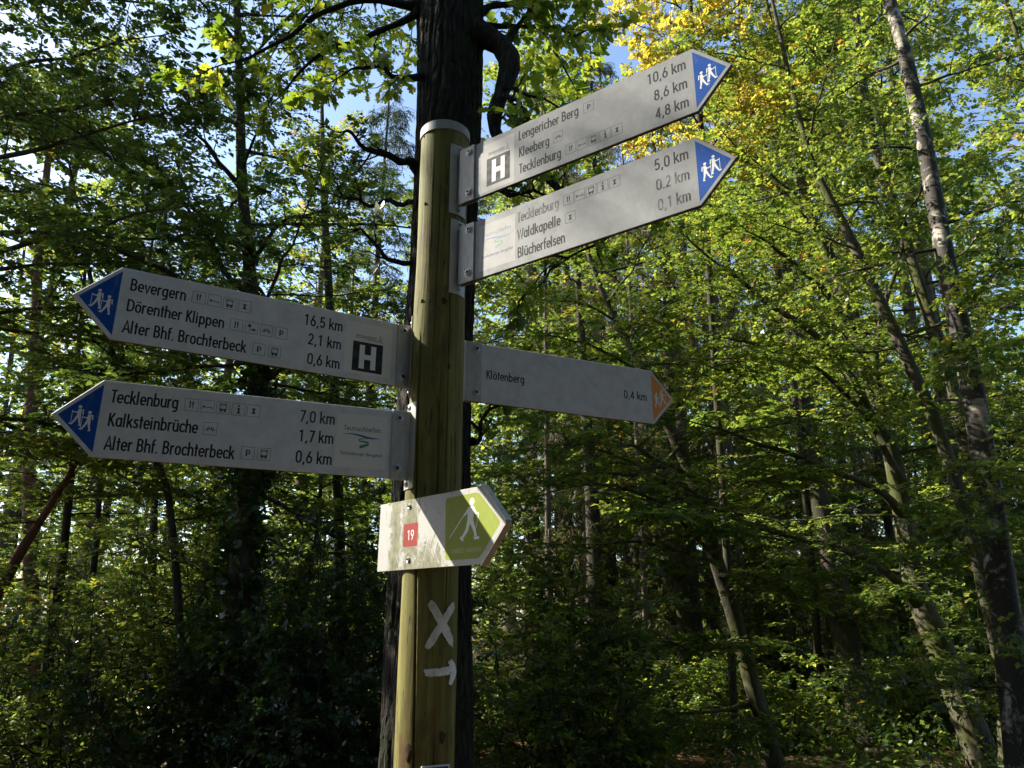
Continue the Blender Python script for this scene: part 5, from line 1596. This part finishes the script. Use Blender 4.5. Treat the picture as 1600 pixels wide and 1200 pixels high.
for (x, y, k) in [(-2.2, -4.8, 1.0), (5.2, -2.6, 1.0), (7.6, 0.8, 0.95), (-5.8, -4.4, 1.0), (4.0, -7.5, 1.2), (-0.5, -8.5, 1.3), (-5.0, -8.5, 1.3), (8.6, -5.0, 1.2), (-9.6, -4.6, 1.2), (-9.2, -0.9, 0.9), (10.6, 3.6, 1.0), (-12.4, 2.6, 0.62), (-7.4, 1.0, 0.36), (-9.6, 4.6, 0.40)]:
    c = copy_tree(yw)
    c.location = (x, y, 0); c.rotation_euler = (0, 0, rs.uniform(0, 6.28)); c.scale = (k, k, k)
# unseen beeches towards the sun, crowns raised to shade only the upper left
def high_tree(loc, seed, h=18):
    rng = np.random.default_rng(seed)
    tr = np.array([[0, 0, -0.1], [0.15, 0.1, h * 0.3], [0.1, -0.1, h * 0.6], [0.3, 0, h]], float)
    root = thing('beech_tree', 'unseen high crowned beech left of the picture, shaped to shade the upper left', 'tree', loc, 0, 'unseen high crowned shade beeches towards the sun')
    V, F = trunk_mesh(tr, [0.2, 0.16, 0.11, 0.03], rng, 12, 30, 0.08)
    put(root, np.zeros(3), 'trunk', V, F, M['beech_bark'], True)
    limbs = crown_limbs(tr, rng, 34, 8.0, h * 0.97, lambda u: 3.6 - 1.8 * u, (-5, 45), None, 0.03, -0.07)
    b, l = foliage(limbs, rng, sub=(9, 0.15, 0.3, 0.27), twig=(6, 0.1, 0.2, 0.22), nl=7, leaf=(0.105, 0.075), flat=0.7, lift=0.03, bend=-0.08, tint=(0.1, 0.5), odd=0.01)
    put(root, np.zeros(3), 'branches', b[0], b[1], M['beech_bark'], True)
    put(root, np.zeros(3), 'crown', l[0], l[1], M['beech_leaf'], False, l[2])
    return root
ht = high_tree((-10.6, 8.8, 0), 97)
for (x, y, k) in [(-13.6, 9.8, 0.85), (-15.8, 11.6, 0.95)]:
    c = copy_tree(ht)
    c.location = (x, y, 0); c.rotation_euler = (0, 0, rs.uniform(0, 6.28)); c.scale = (k, k, k)

# thin poles of young spruces reaching up through the lower right
for (x, y, w, k, dead) in [(0.55, 11.5, 0.4, 0.75, 1), (2.15, 12.4, 0.4, 0.8, 1), (4.1, 13.6, 0.5, 0.9, 1), (6.1, 12.9, 0.4, 0.8, 1), (7.4, 14.6, 0.6, 1.0, 0), (1.3, 13.0, 0.4, 0.7, 1)]:
    c = copy_tree(s_dead if dead else s_live)
    c['label'] = 'thin spruce pole with short dead twigs among the right hand trunks' if dead else 'slim green spruce among the right hand trunks'
    c['group'] = 'thin spruces among the right hand trunks'
    c.location = (x, y, 0); c.rotation_euler = (0, 0, rs.uniform(0, 6.28)); c.scale = (w, w, k)

# ------------------------------------------------------------------ the far wood and the ground cover
def far_wood():
    rng = np.random.default_rng(9)
    n = 90
    a = np.radians(rng.uniform(-48, 48, n)); r = rng.uniform(36, 70, n)
    X = np.sin(a) * r; Y = np.cos(a) * r
    P = np.stack([np.stack([X, Y, np.full(n, -0.1)], 1), np.stack([X + rng.normal(0, .3, n), Y, rng.uniform(7, 10, n)], 1), np.stack([X + rng.normal(0, .8, n), Y, rng.uniform(15, 22, n)], 1)], 1)
    V1, F1 = tubes(resample_many(P, 5), np.linspace(0.24, 0.06, 5)[None, :] * rng.uniform(0.7, 1.3, (n, 1)), 7)
    m = 75000
    k = rng.integers(0, n, m)
    h = np.where(rng.random(m) < 0.35, rng.uniform(0, 5, m), rng.beta(1.7, 1.3, m) * 22)
    q = rng.normal(0, 2.2, (m, 2))
    c = np.stack([X[k] + q[:, 0], Y[k] + q[:, 1], h], 1)
    d = rng.normal(0, 1, (m, 3)); d[:, 2] *= 0.4
    d = unit(d); s = np.stack([c, c + d * 0.25, c + d * 0.5], 1)
    V2, F2 = leaves(s, None, rng, 2, 0.34, 0.24, 0.6)
    t = tints(rng, m, 2, 4, 0.2, 0.8)
    root = obj('far_woodland', np_mesh('far_woodland', np.concatenate([V1, V2]), [np.concatenate([F1, F2 + len(V1)])], [M['dark_bark'], M['beech_leaf']], False,
                                       {'tint': np.concatenate([np.full(len(V1), 0.3), t])}))
    mi = np.concatenate([np.zeros(len(F1), np.int32), np.ones(len(F2), np.int32)])
    root.data.polygons.foreach_set('material_index', mi)
    root['kind'] = 'stuff'; root['label'] = 'far-off woodland closing the view between the trunks'; root['category'] = 'woodland'
far_wood()

def cover():
    rng = np.random.default_rng(10)
    m = 12000
    a = np.radians(rng.uniform(-45, 45, m)); r = np.sqrt(rng.uniform(7.0 ** 2, 26 ** 2, m))
    c = np.stack([np.sin(a) * r, np.cos(a) * r, np.zeros(m)], 1)
    d = rng.normal(0, 1, (m, 3)); d[:, 2] = np.abs(d[:, 2]) + 1.0
    d = unit(d) * rng.uniform(0.2, 0.7, (m, 1))
    s = np.stack([c, c + d * 0.5, c + d], 1)
    V, F = leaves(s, None, rng, 9, 0.06, 0.042, 0.6)
    o = obj('undergrowth', np_mesh('undergrowth', V, [F], M['beech_leaf'], False, {'tint': tints(rng, m, 9, 4, 0.1, 0.6, odd=0.01)}))
    o['kind'] = 'stuff'; o['label'] = 'low green undergrowth on the forest floor'; o['category'] = 'undergrowth'
cover()
print('leaves', NLEAF[0])
